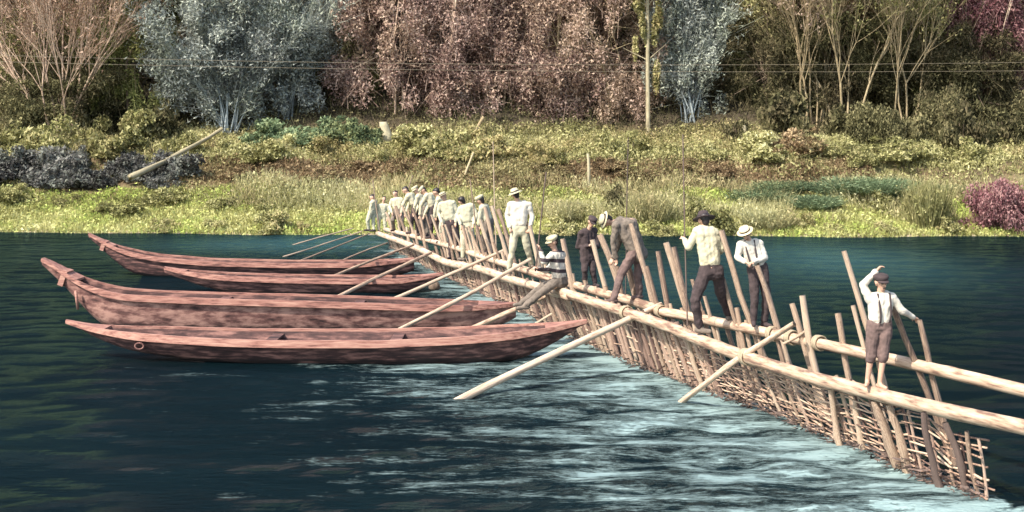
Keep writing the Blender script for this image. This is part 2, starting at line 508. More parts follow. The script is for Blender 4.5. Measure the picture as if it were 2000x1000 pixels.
# ---------------------------------------------------------------- fish weir
random.seed(11)
def pole_variant(i):
    r = random.Random(100 + i)
    pts, rad = [], []
    bxx, byy = r.uniform(-1, 1), r.uniform(-1, 1)
    for k in range(7):
        f = k / 6
        pts.append(Vector((bxx * math.sin(f * math.pi) * 1.1 + r.uniform(-.22, .22), byy * math.sin(f * math.pi) * 1.1 + r.uniform(-.22, .22), f)))
        rad.append((1.12 - 0.30 * f) * r.uniform(.86, 1.14))
    mb = MB()
    n = 8
    for p, q in zip(pts, rad):
        for k in range(n):
            a = 2 * math.pi * k / n
            mb.V.append(p + Vector((math.cos(a) * q * r.uniform(.95, 1.05), math.sin(a) * q * r.uniform(.95, 1.05), 0)))
    for j in range(6):
        for k in range(n):
            k2 = (k + 1) % n
            mb.F.append((j * n + k, j * n + k2, (j + 1) * n + k2, (j + 1) * n + k))
    mb.F.append(tuple(reversed(range(n)))); mb.F.append(tuple(6 * n + k for k in range(n)))
    return mesh_from('pole', mb.V, mb.F)
POLES = {}
def pole(name, a, c, r, mat, parent=None):
    k = random.randrange(6)
    key = (k, mat)
    if key not in POLES:
        me = pole_variant(k); me.materials.append(M[mat]); POLES[key] = me
    o = link(name, POLES[key], parent)
    d = c - a
    o.location = a
    o.rotation_mode = 'QUATERNION'
    o.rotation_quaternion = d.to_track_quat('Z', 'Y') @ Quaternion((0, 0, 1), random.uniform(0, 6.28))
    o.scale = (r, r, d.length)
    return o

def log(name, pts, r0, r1, mat, parent, seed, sub=7, n=12):
    """a peeled trunk: swelling, knots and an uneven skin"""
    rnd = random.Random(seed)
    fine = []
    for a, c in zip(pts, pts[1:]):
        for k in range(sub):
            fine.append(a.lerp(c, k / sub))
    fine.append(pts[-1])
    # soften the corners
    for _ in range(3):
        fine = [fine[0]] + [(fine[i - 1] + fine[i] * 2 + fine[i + 1]) / 4 for i in range(1, len(fine) - 1)] + [fine[-1]]
    mb = MB()
    u, v = ring_frame(fine[-1] - fine[0])
    mm = len(fine)
    for i, p in enumerate(fine):
        f = i / (mm - 1)
        r = r0 + (r1 - r0) * f
        off = Vector((0, 0, 0.008 * math.sin(i * 0.23 + seed)))
        for k in range(n):
            a = 2 * math.pi * k / n
            w = mnoise.noise(Vector((math.cos(a) * 1.0 + seed, math.sin(a) * 1.0, i * 0.10)))
            rr = r * (1 + 0.10 * w + (0.12 if rnd.random() < 0.012 else 0))
            mb.V.append(p + off + u * (rr * math.cos(a)) + v * (rr * math.sin(a)))
    for i in range(mm - 1):
        for k in range(n):
            k2 = (k + 1) % n
            mb.F.append((i * n + k, i * n + k2, (i + 1) * n + k2, (i + 1) * n + k))
    mb.F.append(tuple(reversed(range(n)))); mb.F.append(tuple((mm - 1) * n + k for k in range(n)))
    return mb.build(name, M[mat], parent)

weir = empty('fish_weir', BASE[4])
tag(weir, 'long fish weir of leaning stakes, woven hurdles and pale walkway logs across the river', 'fish weir')
log('walkway_log', FRONT, .082, .092, 'log', weir, 1)
log('walkway_log', FRONT2, .09, .085, 'log', weir, 2)
log('walkway_log', FRONT3, .10, .085, 'log', weir, 3)
log('walkway_log', REAR, .072, .080, 'log', weir, 4)
log('walkway_log', REAR2, .085, .08, 'log', weir, 5)
log('walkway_log', REAR3, .085, .08, 'log', weir, 6)

# woven hurdles along the foot line
edges = [1928, 1800, 1660, 1530, 1410, 1300, 1205, 1120, 1040, 960, 885, 820, 765]
def base_px(px):
    return along(BASE, px)
hurdles = []
for hi, (p0, p1) in enumerate(zip(edges, edges[1:])):
    A, B = base_px(p0), base_px(p1)
    ln = (B - A).length
    hur = empty('hurdle', A, weir)
    near_p = p0 > 1500
    sp = 0.235 if near_p else (0.13 if p0 > 1200 else 0.135)
    npk = max(4, int(ln / sp))
    foot, head = [], []
    for k in range(npk + 1):
        f = (k + random.uniform(-.22, .22)) / npk
        f = max(0.01, min(0.99, f))
        q = A.lerp(B, f)
        fx = plan_front(q.y)
        # the log's height at this depth
        lg = FRONT + FRONT2[1:] + FRONT3[1:]
        zl = float(np.interp(q.y, [p.y for p in lg], [p.z for p in lg]))
        top = zl - 0.0 + random.uniform(-.06, .10)
        if hi == 0:
            top = 0.76 - 0.12 * (1 - f) + random.uniform(-.06, .06)
        lx = (fx + 0.125) - q.x
        head.append(Vector((q.x + lx * top / zl + random.uniform(-.012, .012), q.y + random.uniform(-.03, .03), top)))
        foot.append(q.copy())
    for k in range(npk + 1):
        d = head[k] - foot[k]
        a = foot[k] - d * (0.3 / d.z)
        r = random.uniform(.016, .028) if near_p else random.uniform(.026, .046)
        if not near_p and random.random() < 0.25: r *= 1.4
        pole('picket', a, head[k], r, 'picket' if random.random() < .58 else 'stake', hur)
    if p0 > 1130:
        nr = 19 if near_p else (17 if p0 > 1350 else 5)
    else:
        nr = 7
    for j in range(nr):
        zf = (j + .35 + random.uniform(-.2, .2)) / nr
        if near_p and random.random() < .06: continue
        pts = []
        lo = 0 if random.random() < .7 else random.randrange(1, 3)
        up = npk if random.random() < .7 else npk - random.randrange(1, 3)
        for k in range(lo, up + 1):
            s = 1 if (k + j) % 2 else -1
            zt = zf * 1.0
            q = foot[k].lerp(head[k], min(1, zt))
            q = q + Vector((-s * 0.030, 0, random.uniform(-.007, .007)))
            pts.append(q)
            if k < up:
                q2 = foot[k].lerp(head[k], zt).lerp(foot[k + 1].lerp(head[k + 1], zt), .5)
                pts.append(q2 + Vector((0, 0, random.uniform(-.005, .005))))
        if len(pts) < 3: continue
        # overshoot at the ends
        pts.insert(0, pts[0] + (pts[0] - pts[2]) * random.uniform(.1, .35))
        pts.append(pts[-1] + (pts[-1] - pts[-3]) * random.uniform(.1, .35))
        r0 = random.uniform(.010, .0145)
        MB().tube(pts, [r0 * (1.15 - .4 * i / len(pts)) for i in range(len(pts))], 5).build('rod', M['rod'], hur)
    # weed and broken twigs caught along the foot
    nb = 260 if near_p else 170
    tri = []
    for _ in range(nb):
        f = random.random()
        q = A.lerp(B, f) + Vector((random.uniform(-.16, .06), random.uniform(-.05, .05), abs(random.gauss(0, .10)) - .02))
        d = Vector((random.gauss(-.5, .5), random.gauss(0, .5), random.gauss(0, .25))) * random.uniform(.04, .14)
        w_ = d.cross(Vector((random.gauss(0, 1), random.gauss(0, 1), random.gauss(0, 1)))).normalized() * random.uniform(.006, .02)
        tri.append([q - w_, q + w_, q + d + w_ * .4, q + d - w_ * .4])
    o = link('debris', quads_mesh('debris', np.array([[tuple(v_) for v_ in q_] for q_ in tri])), hur, M['dark_pole'])
    o['kind'] = 'stuff'
    hurdles.append(hur)

# stout posts on the downstream face below the front log
for (x0, y0, x1, y1, w, mt) in ((1708, 782, 1752, 905, 20, 'stake'), (1736, 790, 1766, 912, 18, 'stake'), (1803, 806, 1840, 955, 16, 'dark_pole'),
                                (1846, 826, 1880, 962, 15, 'dark_pole'), (1671, 776, 1690, 880, 15, 'stake'), (1622, 760, 1642, 870, 14, 'stake'),
                                (1888, 842, 1916, 968, 10, 'stake')):
    a = Pz(x1, y1, 0.02)
    Yb = a.y
    top = P(x0, y0, Yb - 0.06)
    pole('stake', a + (a - top) * 0.25, top, w * Yb / FPX / 2, mt, weir)

# leaning stakes that rise over the logs: top, a lower point, width in the view
STK = [(1745, 600, 1815, 782, 14), (1796, 625, 1836, 786, 13), (1636, 612, 1662, 742, 14), (1648, 490, 1692, 640, 13), (1667, 596, 1694, 690, 10),
       (1546, 593, 1588, 752, 14), (1567, 577, 1606, 740, 15), (1480, 518, 1522, 655, 14), (1408, 450, 1478, 645, 13), (1413, 545, 1456, 690, 10),
       (1376, 578, 1402, 662, 9), (1300, 474, 1336, 602, 15), (1286, 490, 1308, 604, 13), (1316, 482, 1347, 606, 14), (1232, 436, 1270, 588, 13),
       (1158, 468, 1184, 566, 11), (1172, 458, 1204, 560, 16), (1222, 508, 1240, 588, 16), (1099, 466, 1130, 585, 13), (1136, 470, 1150, 580, 6),
       (1022, 420, 1048, 505, 12), (1036, 440, 1056, 520, 9), (948, 404, 974, 500, 9), (960, 402, 988, 505, 9), (972, 408, 1002, 512, 10),
       (938, 428, 962, 498, 9), (921, 452, 938, 505, 8), (930, 440, 952, 506, 7), (905, 440, 922, 505, 8), (862, 425, 878, 495, 7),
       (848, 420, 862, 478, 6), (820, 415, 832, 470, 6), (797, 408, 808, 462, 6), (772, 402, 782, 456, 5), (884, 440, 898, 500, 7),
       (1262, 520, 1282, 600, 10), (1352, 545, 1380, 655, 9), (1525, 655, 1545, 730, 10), (1512, 640, 1530, 720, 11), (1205, 520, 1216, 590, 10),
       (1440, 600, 1462, 700, 11)]
for px in range(1090, 1500, 21):
    h = random.uniform(4, 26)
    q = rear_at(px)
    yy = HOR + (CAM_H - q.z) * FPX / q.y
    STK.append((px - 8 - h * .2, yy - h, px, yy + 40, random.uniform(7, 12)))
for px in range(775, 985, 19):
    h = random.uniform(38, 66)
    q = rear_at(px)
    yy = HOR + (CAM_H - q.z) * FPX / q.y
    STK.append((px - 8 - h * random.uniform(.15, .42), yy - h, px, yy + 10, random.uniform(4, 7)))
for px in range(770, 1080, 17):
    h = random.uniform(8, 34)
    q = rear_at(px)
    yy = HOR + (CAM_H - q.z) * FPX / q.y
    STK.append((px - 6 - h * .2, yy - h, px, yy + 26, random.uniform(4, 8)))
for (x0, y0, x1, y1, w) in STK:
    q = rear_at(min(x1, 1900))
    Yb = q.y + 0.11 + random.uniform(0, .05)
    top, low = P(x0, y0, Yb), P(x1, y1, Yb)
    d = low - top
    foot = top + d * ((top.z + 0.3) / -d.z)
    pole('stake', foot, top, w * Yb / FPX / 2, 'stake', weir)

# long props from the river on the downstream side up to the logs
BRACE = [(915, 773, 18.7, 1292, 596, 20.9, 17, 'log'), (1345, 778, 18.1, 1551, 632, 16.7, 14, 'log'), (740, 660, 23.6, 1036, 506, 25.7, 10, 'log'),
         (910, 650, 23.4, 1066, 580, 23.2, 12, 'log'), (668, 578, 29.3, 842, 494, 33.0, 9, 'log'), (790, 575, 29.6, 990, 486, 30.5, 9, 'stake'),
         (630, 549, 32.2, 808, 478, 36.0, 7, 'log'), (1020, 646, 24.2, 1078, 612, 24.2, 6, 'stake'),
         (1530, 672, 17.2, 1578, 643, 17.0, 7, 'stake')]
for (x0, y0, Ya, x1, y1, Yc_, w, mt) in BRACE:
    a, c = P(x0, y0, Ya), P(x1, y1, Yc_)
    d = (c - a).normalized()
    if a.z < 0.5: a = a - d * ((a.z + .12) / max(d.z, .1))
    pole('brace_pole', a, c, w * .88 * (a.y + c.y) / 2 / FPX / 2, mt, weir)
for (x0, y0, x1, y1) in ((560, 500, 706, 452), (590, 508, 722, 456), (655, 515, 757, 474), (575, 478, 690, 446)):
    a, c = Pz(x0, y0, 0.0), Pz(x1, y1, .45)
    pole('brace_pole', a - (c - a).normalized() * .2, c, .026, 'stake', weir)
# withy lashings where logs and braces cross
def ring_lash(c, axis, r, parent):
    u, v = ring_frame(axis)
    mb = MB()
    for k in range(3):
        pts = [c + axis.normalized() * (k - 1) * .035 + u * (r * math.cos(a)) + v * (r * math.sin(a)) for a in np.linspace(0, 2 * math.pi, 15)]
        b0 = len(mb.V)
        for p in pts[:-1]:
            rad = (p - c).normalized()
            for (du, dv) in ((-1, -1), (1, -1), (1, 1), (-1, 1)):
                mb.V.append(p + rad * (du * .010) + axis.normalized() * (dv * .014))
        for i in range(14):
            for q in range(4):
                i2 = (i + 1) % 14
                mb.F.append((b0 + i * 4 + q, b0 + i * 4 + (q + 1) % 4, b0 + i2 * 4 + (q + 1) % 4, b0 + i2 * 4 + q))
    return mb.build('lashing', M['rope'], parent)
for px in (1460, 1226):
    q = along(FRONT, px)
    ring_lash(q, FRONT[3] - FRONT[5], .112, weir)
for px in (1548, 1600, 1292, 1510):
    q = rear_at(px)
    ring_lash(q, REAR[2] - REAR[5], .10, weir)

# a wooden float by the canoe stern
fl = Pz(848, 560, 0.05)
mb = MB()
pts = [fl + Vector((0, 0, -.16 + .32 * k / 8)) for k in range(9)]
mb.tube(pts, [.06, .10, .13, .145, .15, .145, .13, .1, .05], 12)
tag(mb.build('float', M['bark_brown']), 'small round brown float on the water just right of the third canoe', 'float')

# ---------------------------------------------------------------- canoes
def canoe(name, label, Yn, st, hullmat, seed, tips=(0.0, 0.0), thwarts=()):
    """st: stations from bow to stern: column, gunwale row on the near side, keel height, half width"""
    pxs = [s[0] for s in st]
    n = 64
    fs = np.linspace(0, 1, n) ** 1.0
    cols = pxs[0] + (pxs[-1] - pxs[0]) * fs
    def spl(k):
        # smooth interpolation through the stations
        y = np.interp(cols, pxs, [s[k] for s in st])
        for _ in range(4):
            y[1:-1] = (y[:-2] + 2 * y[1:-1] + y[2:]) / 4
        return y
    rows, keel, half = spl(1), spl(2), spl(3)
    wmax = max(half)
    Yc = Yn + wmax
    root = empty(name, (float((cols[n // 2] - 1000) * Yc / FPX), Yc, 0))
    hull, inner = MB(), MB()
    sec = 9
    rail = {-1: [], 1: []}
    ctr = []
    for i in range(n):
        ys_ = Yc - half[i]
        zs = CAM_H + (HOR - rows[i]) * ys_ / FPX
        x = (cols[i] - 1000) * Yn / FPX
        zk = min(keel[i], zs - .05)
        ctr.append((x, zs, zk, half[i]))
        for j in range(sec):
            s = -1 + 2 * j / (sec - 1)            # -1 near gunwale .. +1 far gunwale
            a = abs(s)
            yy = half[i] * math.copysign(a ** 0.55 if a else 0, s)
            zz = zk + (zs - zk) * (max(0, a - .30) / .70) ** 1.25
            w = 0.010 * mnoise.noise(Vector((x * 1.3 + seed, s * 2, seed)))
            hull.V.append(Vector((x, Yc + yy + w, zz)))
            th = 0.035
            inner.V.append(Vector((x, Yc + yy * (1 - min(.5, th / max(half[i], .05))), zz + th * .8 * (1 - a) + (0 if a < 1 else -.004))))
        for s in (-1, 1):
            rail[s].append(Vector((x, Yc + s * half[i], zs)))
    for i in range(n - 1):
        for j in range(sec - 1):
            q = (i * sec + j, i * sec + j + 1, (i + 1) * sec + j + 1, (i + 1) * sec + j)
            hull.F.append(tuple(reversed(q)))
            inner.F.append(q)
    hull.F.append(tuple(range(sec))); hull.F.append(tuple(reversed([(n - 1) * sec + j for j in range(sec)])))
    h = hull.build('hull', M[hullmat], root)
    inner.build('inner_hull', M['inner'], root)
    # gunwale rails, thick amidships
    for s in (-1, 1):
        g = MB()
        m_ = len(rail[s])
        for i, p in enumerate(rail[s]):
            e = min(1, min(i, m_ - 1 - i) / 9)
            hw = .018 + .010 * e
            hh = .030 + .040 * e
            wob = .008 * mnoise.noise(Vector((p.x * 2.0, s, seed)))
            for (dy, dz) in ((-hw, -hh * 1.3), (hw, -hh * 1.3), (hw * .9, hh * .55 + wob), (-hw * .9, hh * .55 + wob)):
                g.V.append(p + Vector((0, dy + s * hw * .5, dz)))
        for i in range(m_ - 1):
            for k in range(4):
                g.F.append((i * 4 + k, i * 4 + (k + 1) % 4, (i + 1) * 4 + (k + 1) % 4, (i + 1) * 4 + k))
        g.F.append((3, 2, 1, 0)); g.F.append(tuple((m_ - 1) * 4 + k for k in range(4)))
        g.build('gunwale', M['gunwale'], root, smooth=False)
    # decked ends
    for (i0, i1) in ((0, 5), (n - 6, n - 1)):
        g = MB()
        for i in range(i0, i1 + 1):
            x, zs, zk, hw = ctr[i]
            for (dy, dz) in ((-hw, .026), (hw, .026), (hw, -.02), (-hw, -.02)):
                g.V.append(Vector((x, Yc + dy, zs + dz)))
        mm = i1 - i0 + 1
        for i in range(mm - 1):
            for k in range(4):
                g.F.append((i * 4 + k, (i + 1) * 4 + k, (i + 1) * 4 + (k + 1) % 4, i * 4 + (k + 1) % 4))
        g.F.append((0, 1, 2, 3)); g.F.append(tuple((mm - 1) * 4 + k for k in (3, 2, 1, 0)))
        g.build('end_deck', M['gunwale'], root, smooth=False)
    for col in thwarts:
        i = int(np.argmin(np.abs(cols - col)))
        x, zs, zk, hw = ctr[i]
        MB().box(Vector((x, Yc, zs - .06)), .10, hw * .97, .018).build('thwart', M['inner'], root, smooth=False)
    tag(root, label, 'canoe', 'canoes moored below the weir')
    return root, ctr, cols, Yc

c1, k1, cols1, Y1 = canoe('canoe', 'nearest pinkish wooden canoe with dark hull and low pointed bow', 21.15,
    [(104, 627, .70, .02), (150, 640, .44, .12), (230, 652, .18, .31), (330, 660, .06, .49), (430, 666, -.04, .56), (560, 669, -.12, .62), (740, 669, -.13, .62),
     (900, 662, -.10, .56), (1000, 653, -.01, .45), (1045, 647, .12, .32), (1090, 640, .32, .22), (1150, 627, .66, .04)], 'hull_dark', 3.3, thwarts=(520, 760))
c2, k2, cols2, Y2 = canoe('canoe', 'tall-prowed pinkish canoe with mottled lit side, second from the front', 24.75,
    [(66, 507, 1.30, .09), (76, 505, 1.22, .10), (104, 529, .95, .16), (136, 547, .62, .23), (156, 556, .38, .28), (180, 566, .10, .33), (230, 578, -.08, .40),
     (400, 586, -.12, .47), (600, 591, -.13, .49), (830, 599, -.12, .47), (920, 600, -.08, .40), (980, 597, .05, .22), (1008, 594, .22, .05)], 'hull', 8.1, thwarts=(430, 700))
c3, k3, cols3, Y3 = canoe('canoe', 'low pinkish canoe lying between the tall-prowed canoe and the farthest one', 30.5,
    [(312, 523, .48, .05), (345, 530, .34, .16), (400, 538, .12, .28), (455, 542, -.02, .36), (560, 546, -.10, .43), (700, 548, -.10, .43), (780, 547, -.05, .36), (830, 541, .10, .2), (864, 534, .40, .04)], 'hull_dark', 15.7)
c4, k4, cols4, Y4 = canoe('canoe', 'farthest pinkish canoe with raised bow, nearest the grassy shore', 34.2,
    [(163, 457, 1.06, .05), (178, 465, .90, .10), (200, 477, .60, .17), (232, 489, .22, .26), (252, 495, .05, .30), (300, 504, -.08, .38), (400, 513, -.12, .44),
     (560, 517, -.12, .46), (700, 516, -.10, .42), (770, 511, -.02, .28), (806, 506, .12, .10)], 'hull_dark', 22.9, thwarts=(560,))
# mooring ring, stem cleat and bow blocks
q = P(272, 676, Y1 - .40)
mb = MB()
ring = [q + Vector((.075 * math.cos(a), 0, .055 * math.sin(a))) for a in np.linspace(0, 2 * math.pi, 17)]
for a0, a1 in zip(ring, ring[1:]):
    mb.tube([a0, a1], .016, 6)
mb.build('mooring_ring', M['hull'], c1)
MB().tube([P(148, 568, Y2 - .31), P(152, 604, Y2 - .24)], [.030, .026], 6).build('stem_cleat', M['gunwale'], c2)
for (c, colpx, Yc, kk, cl) in ((c2, 106, Y2, k2, cols2), (c4, 198, Y4, k4, cols4)):
    i = int(np.argmin(np.abs(cl - colpx)))
    x, zs, zk, hw = kk[i]
    MB().box(Vector((x, Yc, (zs + zk) / 2 + .02)), .055, hw + .012, (zs - zk) / 2 + .012, (Vector((1, 0, -.35)).normalized(), Vector((0, 1, 0)), Vector((.35, 0, 1)).normalized())).build('bow_block', M['gunwale'], c, smooth=False)

# ---------------------------------------------------------------- people
C = {
    'skin': cloth_mat('skin', (.50, .30, .21), .10, .6, 8),
    'white': cloth_mat('white_cotton', (.56, .51, .43), .08),
    'cream': cloth_mat('cream_wool', (.50, .45, .31), .10),
    'pale': cloth_mat('pale_linen', (.45, .42, .30), .12),
    'dark': cloth_mat('dark_wool', (.050, .034, .034), .35),
    'brown': cloth_mat('brown_tweed', (.13, .085, .075), .35),
    'grey': cloth_mat('grey_tweed', (.15, .12, .095), .35),
    'straw': cloth_mat('straw', (.66, .55, .34), .15, .8, 30),
    'felt': cloth_mat('pale_felt', (.46, .41, .27), .15),
    'hair': cloth_mat('dark_hair', (.018, .012, .011), .4, .5, 40),
    'band': cloth_mat('hat_band', (.04, .028, .03), .2),
    'eye': cloth_mat('eye', (.02, .015, .012), .1, .3),
}
m, t, b = mat_new('striped_jersey')
sp_ = N(t, 'ShaderNodeSeparateXYZ'); t.links.new(coords(t, 'Object'), sp_.inputs[0])
zz = math_n(t, 'FRACT', math_n(t, 'MULTIPLY', math_n(t, 'ADD', sp_.outputs[2], math_n(t, 'MULTIPLY', sp_.outputs[0], .12)), 5.2))
t.links.new(ramp(t, zz, [(0.60, (.55, .50, .42)), (0.66, (.05, .035, .04))]), b.inputs['Base Color'])
b.inputs['Roughness'].default_value = .95
C['striped'] = m
folds = bpy.data.textures.new('cloth_folds', 'CLOUDS'); folds.noise_scale = 0.11
BAKE = []

def soft(name, mb, mat, parent, vox, smooth=4, fold=0.0):
    me = mesh_from(name, mb.V, mb.F)
    o = link(name, me, parent, mat)
    r = o.modifiers.new('r', 'REMESH'); r.mode = 'VOXEL'; r.voxel_size = vox; r.use_smooth_shade = True
    s = o.modifiers.new('s', 'SMOOTH'); s.iterations = smooth; s.factor = .5
    if fold:
        d = o.modifiers.new('d', 'DISPLACE'); d.texture = folds; d.strength = fold; d.mid_level = .5; d.texture_coords = 'LOCAL'
    BAKE.append(o)
    return o

def lathe(prof, org, up, fwd, mat, name, parent, sq=1.0, n=20, thick=True):
    side = fwd.cross(up).normalized()
    mb = MB()
    for (r, z) in prof:
        for k in range(n):
            a = 2 * math.pi * k / n
            mb.V.append(org + up * z + fwd * (r * math.cos(a)) + side * (r * sq * math.sin(a)))
    for i in range(len(prof) - 1):
        for k in range(n):
            k2 = (k + 1) % n
            mb.F.append((i * n + k, i * n + k2, (i + 1) * n + k2, (i + 1) * n + k))
    mb.F.append(tuple(reversed(range(n)))); mb.F.append(tuple((len(prof) - 1) * n + k for k in range(n)))
    return mb.build(name, mat, parent)

def hand(mb, wrist, elbow, u, curl):
    d = (wrist - elbow).normalized()
    side = d.cross(curl)
    side = side.normalized() if side.length > 1e-3 else Vector((1, 0, 0))
    cn = side.cross(d).normalized()
    k = wrist + d * .075 * u
    for s in (-.5, .5):
        mb.capsule(wrist + side * s * .02 * u, k + side * s * .045 * u, .021 * u, .019 * u, 8, 2)
    for i, ln in enumerate((.062, .072, .068, .052)):
        p0 = k + side * (i - 1.5) * .020 * u
        p1 = p0 + (d * .75 + cn * .5).normalized() * ln * .55 * u
        p2 = p1 + (d * .2 + cn).normalized() * ln * .5 * u
        mb.capsule(p0, p1, .0095 * u, .0085 * u, 6, 2); mb.capsule(p1, p2, .0085 * u, .007 * u, 6, 2)
    th0 = wrist + d * .025 * u + side * .026 * u
    th1 = th0 + (d * .6 + side * .7 + cn * .3).normalized() * .042 * u
    mb.capsule(th0, th1, .012 * u, .010 * u, 6, 2); mb.capsule(th1, th1 + (d * .8 + cn * .5).normalized() * .03 * u, .0095 * u, .008 * u, 6, 2)

def person(label, Y, J, u, face, shirt='white', legs='dark', hat=None, hatcol='dark', coat=False, knickers=False, sleeve=1.0,
           suspenders=False, shoes='dark', feet=None, hair=True, shirt2=None, headup=None):
    W = {k: P(q[0], q[1], Y + (q[2] if len(q) > 2 else 0)) for k, q in J.items()}
    fwd = Vector((face[0], face[1], 0)).normalized()
    near = Y < 26
    if Y > 28: u *= 1.1
    vox = .0105 if Y < 20 else (.013 if Y < 26 else .021)
    vox *= max(u, .8)
    sl, sr = W['sl'], W['sr']
    lat = (sr - sl); lat.z *= .4; lat.normalize()
    pel = W['pelvis']
    hl = W.get('pl', pel - lat * .088 * u); hr = W.get('pr', pel + lat * .088 * u)
    root = empty('person', ((W['al'].x + W['ar'].x) / 2, (W['al'].y + W['ar'].y) / 2, min(W['al'].z, W['ar'].z) - .07 * u))
    tag(root, label, 'person', 'people working on the weir')
    head = W['head']
    mid = (sl + sr) / 2
    up = headup or (head - mid).normalized()
    hf = (fwd - up * fwd.dot(up)).normalized()
    sd = hf.cross(up)
    fd = {k: Vector((*(feet or {}).get(k, face), 0)).normalized() for k in 'lr'}
    # --- body: one continuous skin
    bm_ = MB()
    c = head
    bm_.capsule(c + (up * .022 - hf * .018) * u, c + (up * .028 + hf * .012) * u, .088 * u, .082 * u, 12, 4)
    bm_.capsule(c + (hf * .028 - up * .03) * u, c + (hf * .045 - up * .075) * u, .060 * u, .036 * u, 10, 3)
    bm_.capsule(c + (hf * .088 + up * .005) * u, c + (hf * .105 - up * .028) * u, .012 * u, .017 * u, 6, 2)
    for s in (-1, 1):
        bm_.capsule(c + (sd * s * .086 + up * .012) * u, c + (sd * s * .082 - up * .03) * u, .016 * u, .012 * u, 6, 2)
    bm_.capsule(c - up * .05 * u, mid + up * .01 * u, .052 * u, .06 * u)
    spine = W.get('spine')
    tors = [(sl, sr, .062, .062), (sl.lerp(sr, .28), hl.lerp(hr, .2), .082, .088), (sl.lerp(sr, .72), hl.lerp(hr, .8), .082, .088), (hl, hr, .088, .088), (mid, pel, .09, .09)]
    if spine:
        tors += [(mid, spine, .09, .10), (spine, pel, .10, .09)]
    for a, e, r0, r1 in tors: bm_.capsule(a, e, r0 * u, r1 * u)
    arms = {}
    for s, sh in (('l', sl), ('r', sr)):
        e, h = W['e' + s], W['h' + s]
        bm_.capsule(sh, e, .047 * u, .036 * u); bm_.capsule(e, h, .037 * u, .025 * u)
        hand(bm_, h, e, u, Vector((0, 0, -1)) + fwd * .3)
    for s, hp in (('l', hl), ('r', hr)):
        k, a = W['k' + s], W['a' + s]
        bm_.capsule(hp, k, .078 * u, .052 * u); bm_.capsule(k, a, .052 * u, .034 * u)
        toe = a + fd[s] * .14 * u + Vector((0, 0, -.045 * u)); heel = a - fd[s] * .035 * u + Vector((0, 0, -.038 * u))
        bm_.capsule(heel, toe, .034 * u, .027 * u); bm_.capsule(a, heel.lerp(toe, .5), .033 * u, .03 * u)
    soft('body', bm_, C['skin'], root, vox, 3)
    # --- trousers
    tr = MB()
    ends = {}
    for s, hp in (('l', hl), ('r', hr)):
        k, a = W['k' + s], W['a' + s]
        tr.capsule(hp + Vector((0, 0, .05 * u)), k, .104 * u, .080 * u)
        if knickers:
            e = k.lerp(a, .12); tr.capsule(k, e, .082 * u, .072 * u)
        else:
            e = k.lerp(a, .93); tr.capsule(k, e, .076 * u, .060 * u)
    tr.capsule(hl, hr, .105 * u, .105 * u)
    waist = pel.lerp(mid, .22)
    tr.capsule(pel - lat * .05 * u, waist - lat * .045 * u, .105 * u, .10 * u); tr.capsule(pel + lat * .05 * u, waist + lat * .045 * u, .105 * u, .10 * u)
    soft('trousers', tr, C[legs], root, vox, 3, .038 * u)
    # --- shirt or coat
    sh_ = MB()
    low = pel.lerp(mid, .30)
    if coat:
        low = pel.lerp(mid, -.12)
    for a, e, r0, r1 in ((sl, sr, .078, .078), (sl.lerp(sr, .24), low - lat * .055 * u, .102, .112), (sl.lerp(sr, .76), low + lat * .055 * u, .102, .112), (mid, low, .105, .11)):
        k_ = 1.25 if coat else 1.0
        sh_.capsule(a, e, r0 * u, r1 * u * k_)
    if spine:
        for sg in (-.06, .06):
            sh_.capsule(mid + lat * sg * u, spine + lat * sg * u, .10 * u, .105 * u); sh_.capsule(spine + lat * sg * u, low + lat * sg * u, .105 * u, .115 * u)
    for s, shd in (('l', sl), ('r', sr)):
        e, h = W['e' + s], W['h' + s]
        sh_.capsule(shd, e, .068 * u, .056 * u)
        sh_.capsule(e, e.lerp(h, .9 * sleeve), .056 * u, .046 * u)
    sh_.capsule(mid, mid + up * .035 * u, .07 * u, .058 * u)
    soft('coat' if coat else 'shirt', sh_, C[shirt], root, vox, 3, .036 * u)
    # --- shoes
    if shoes:
        for s in 'lr':
            a = W['a' + s]
            mb = MB()
            toe = a + fd[s] * .15 * u + Vector((0, 0, -.047 * u)); heel = a - fd[s] * .04 * u + Vector((0, 0, -.04 * u))
            mb.capsule(heel, toe, .044 * u, .038 * u); mb.capsule(a + Vector((0, 0, .02 * u)), heel.lerp(toe, .45), .046 * u, .042 * u)
            soft('shoe', mb, C[shoes], root, max(vox * .9, .009), 2)
    # --- hair and face
    if hair:
        hm = MB()
        hm.capsule(c + (up * .04 - hf * .036) * u, c + (up * .05 - hf * .002) * u, .088 * u, .080 * u, 12, 4)
        hm.capsule(c + (up * .02 - hf * .05) * u, c + (-up * .04 - hf * .05) * u, .076 * u, .055 * u, 10, 3)
        soft('hair', hm, C['hair'], root, max(vox, .010), 2)
    if near:
        for s in (-1, 1):
            mb = MB(); p = c + (hf * .083 + sd * s * .033 + up * .008) * u
            mb.capsule(p - sd * .008 * u, p + sd * .008 * u, .010 * u, .010 * u, 8, 3)
            mb.build('eye', C['eye'], root)
        mb = MB(); p = c + (hf * .080 - up * .062) * u
        mb.capsule(p - sd * .018 * u, p + sd * .018 * u, .007 * u, .007 * u, 6, 2)
        mb.build('mouth', C['band'], root)
    ho = c + (up * .050 - hf * .008) * u
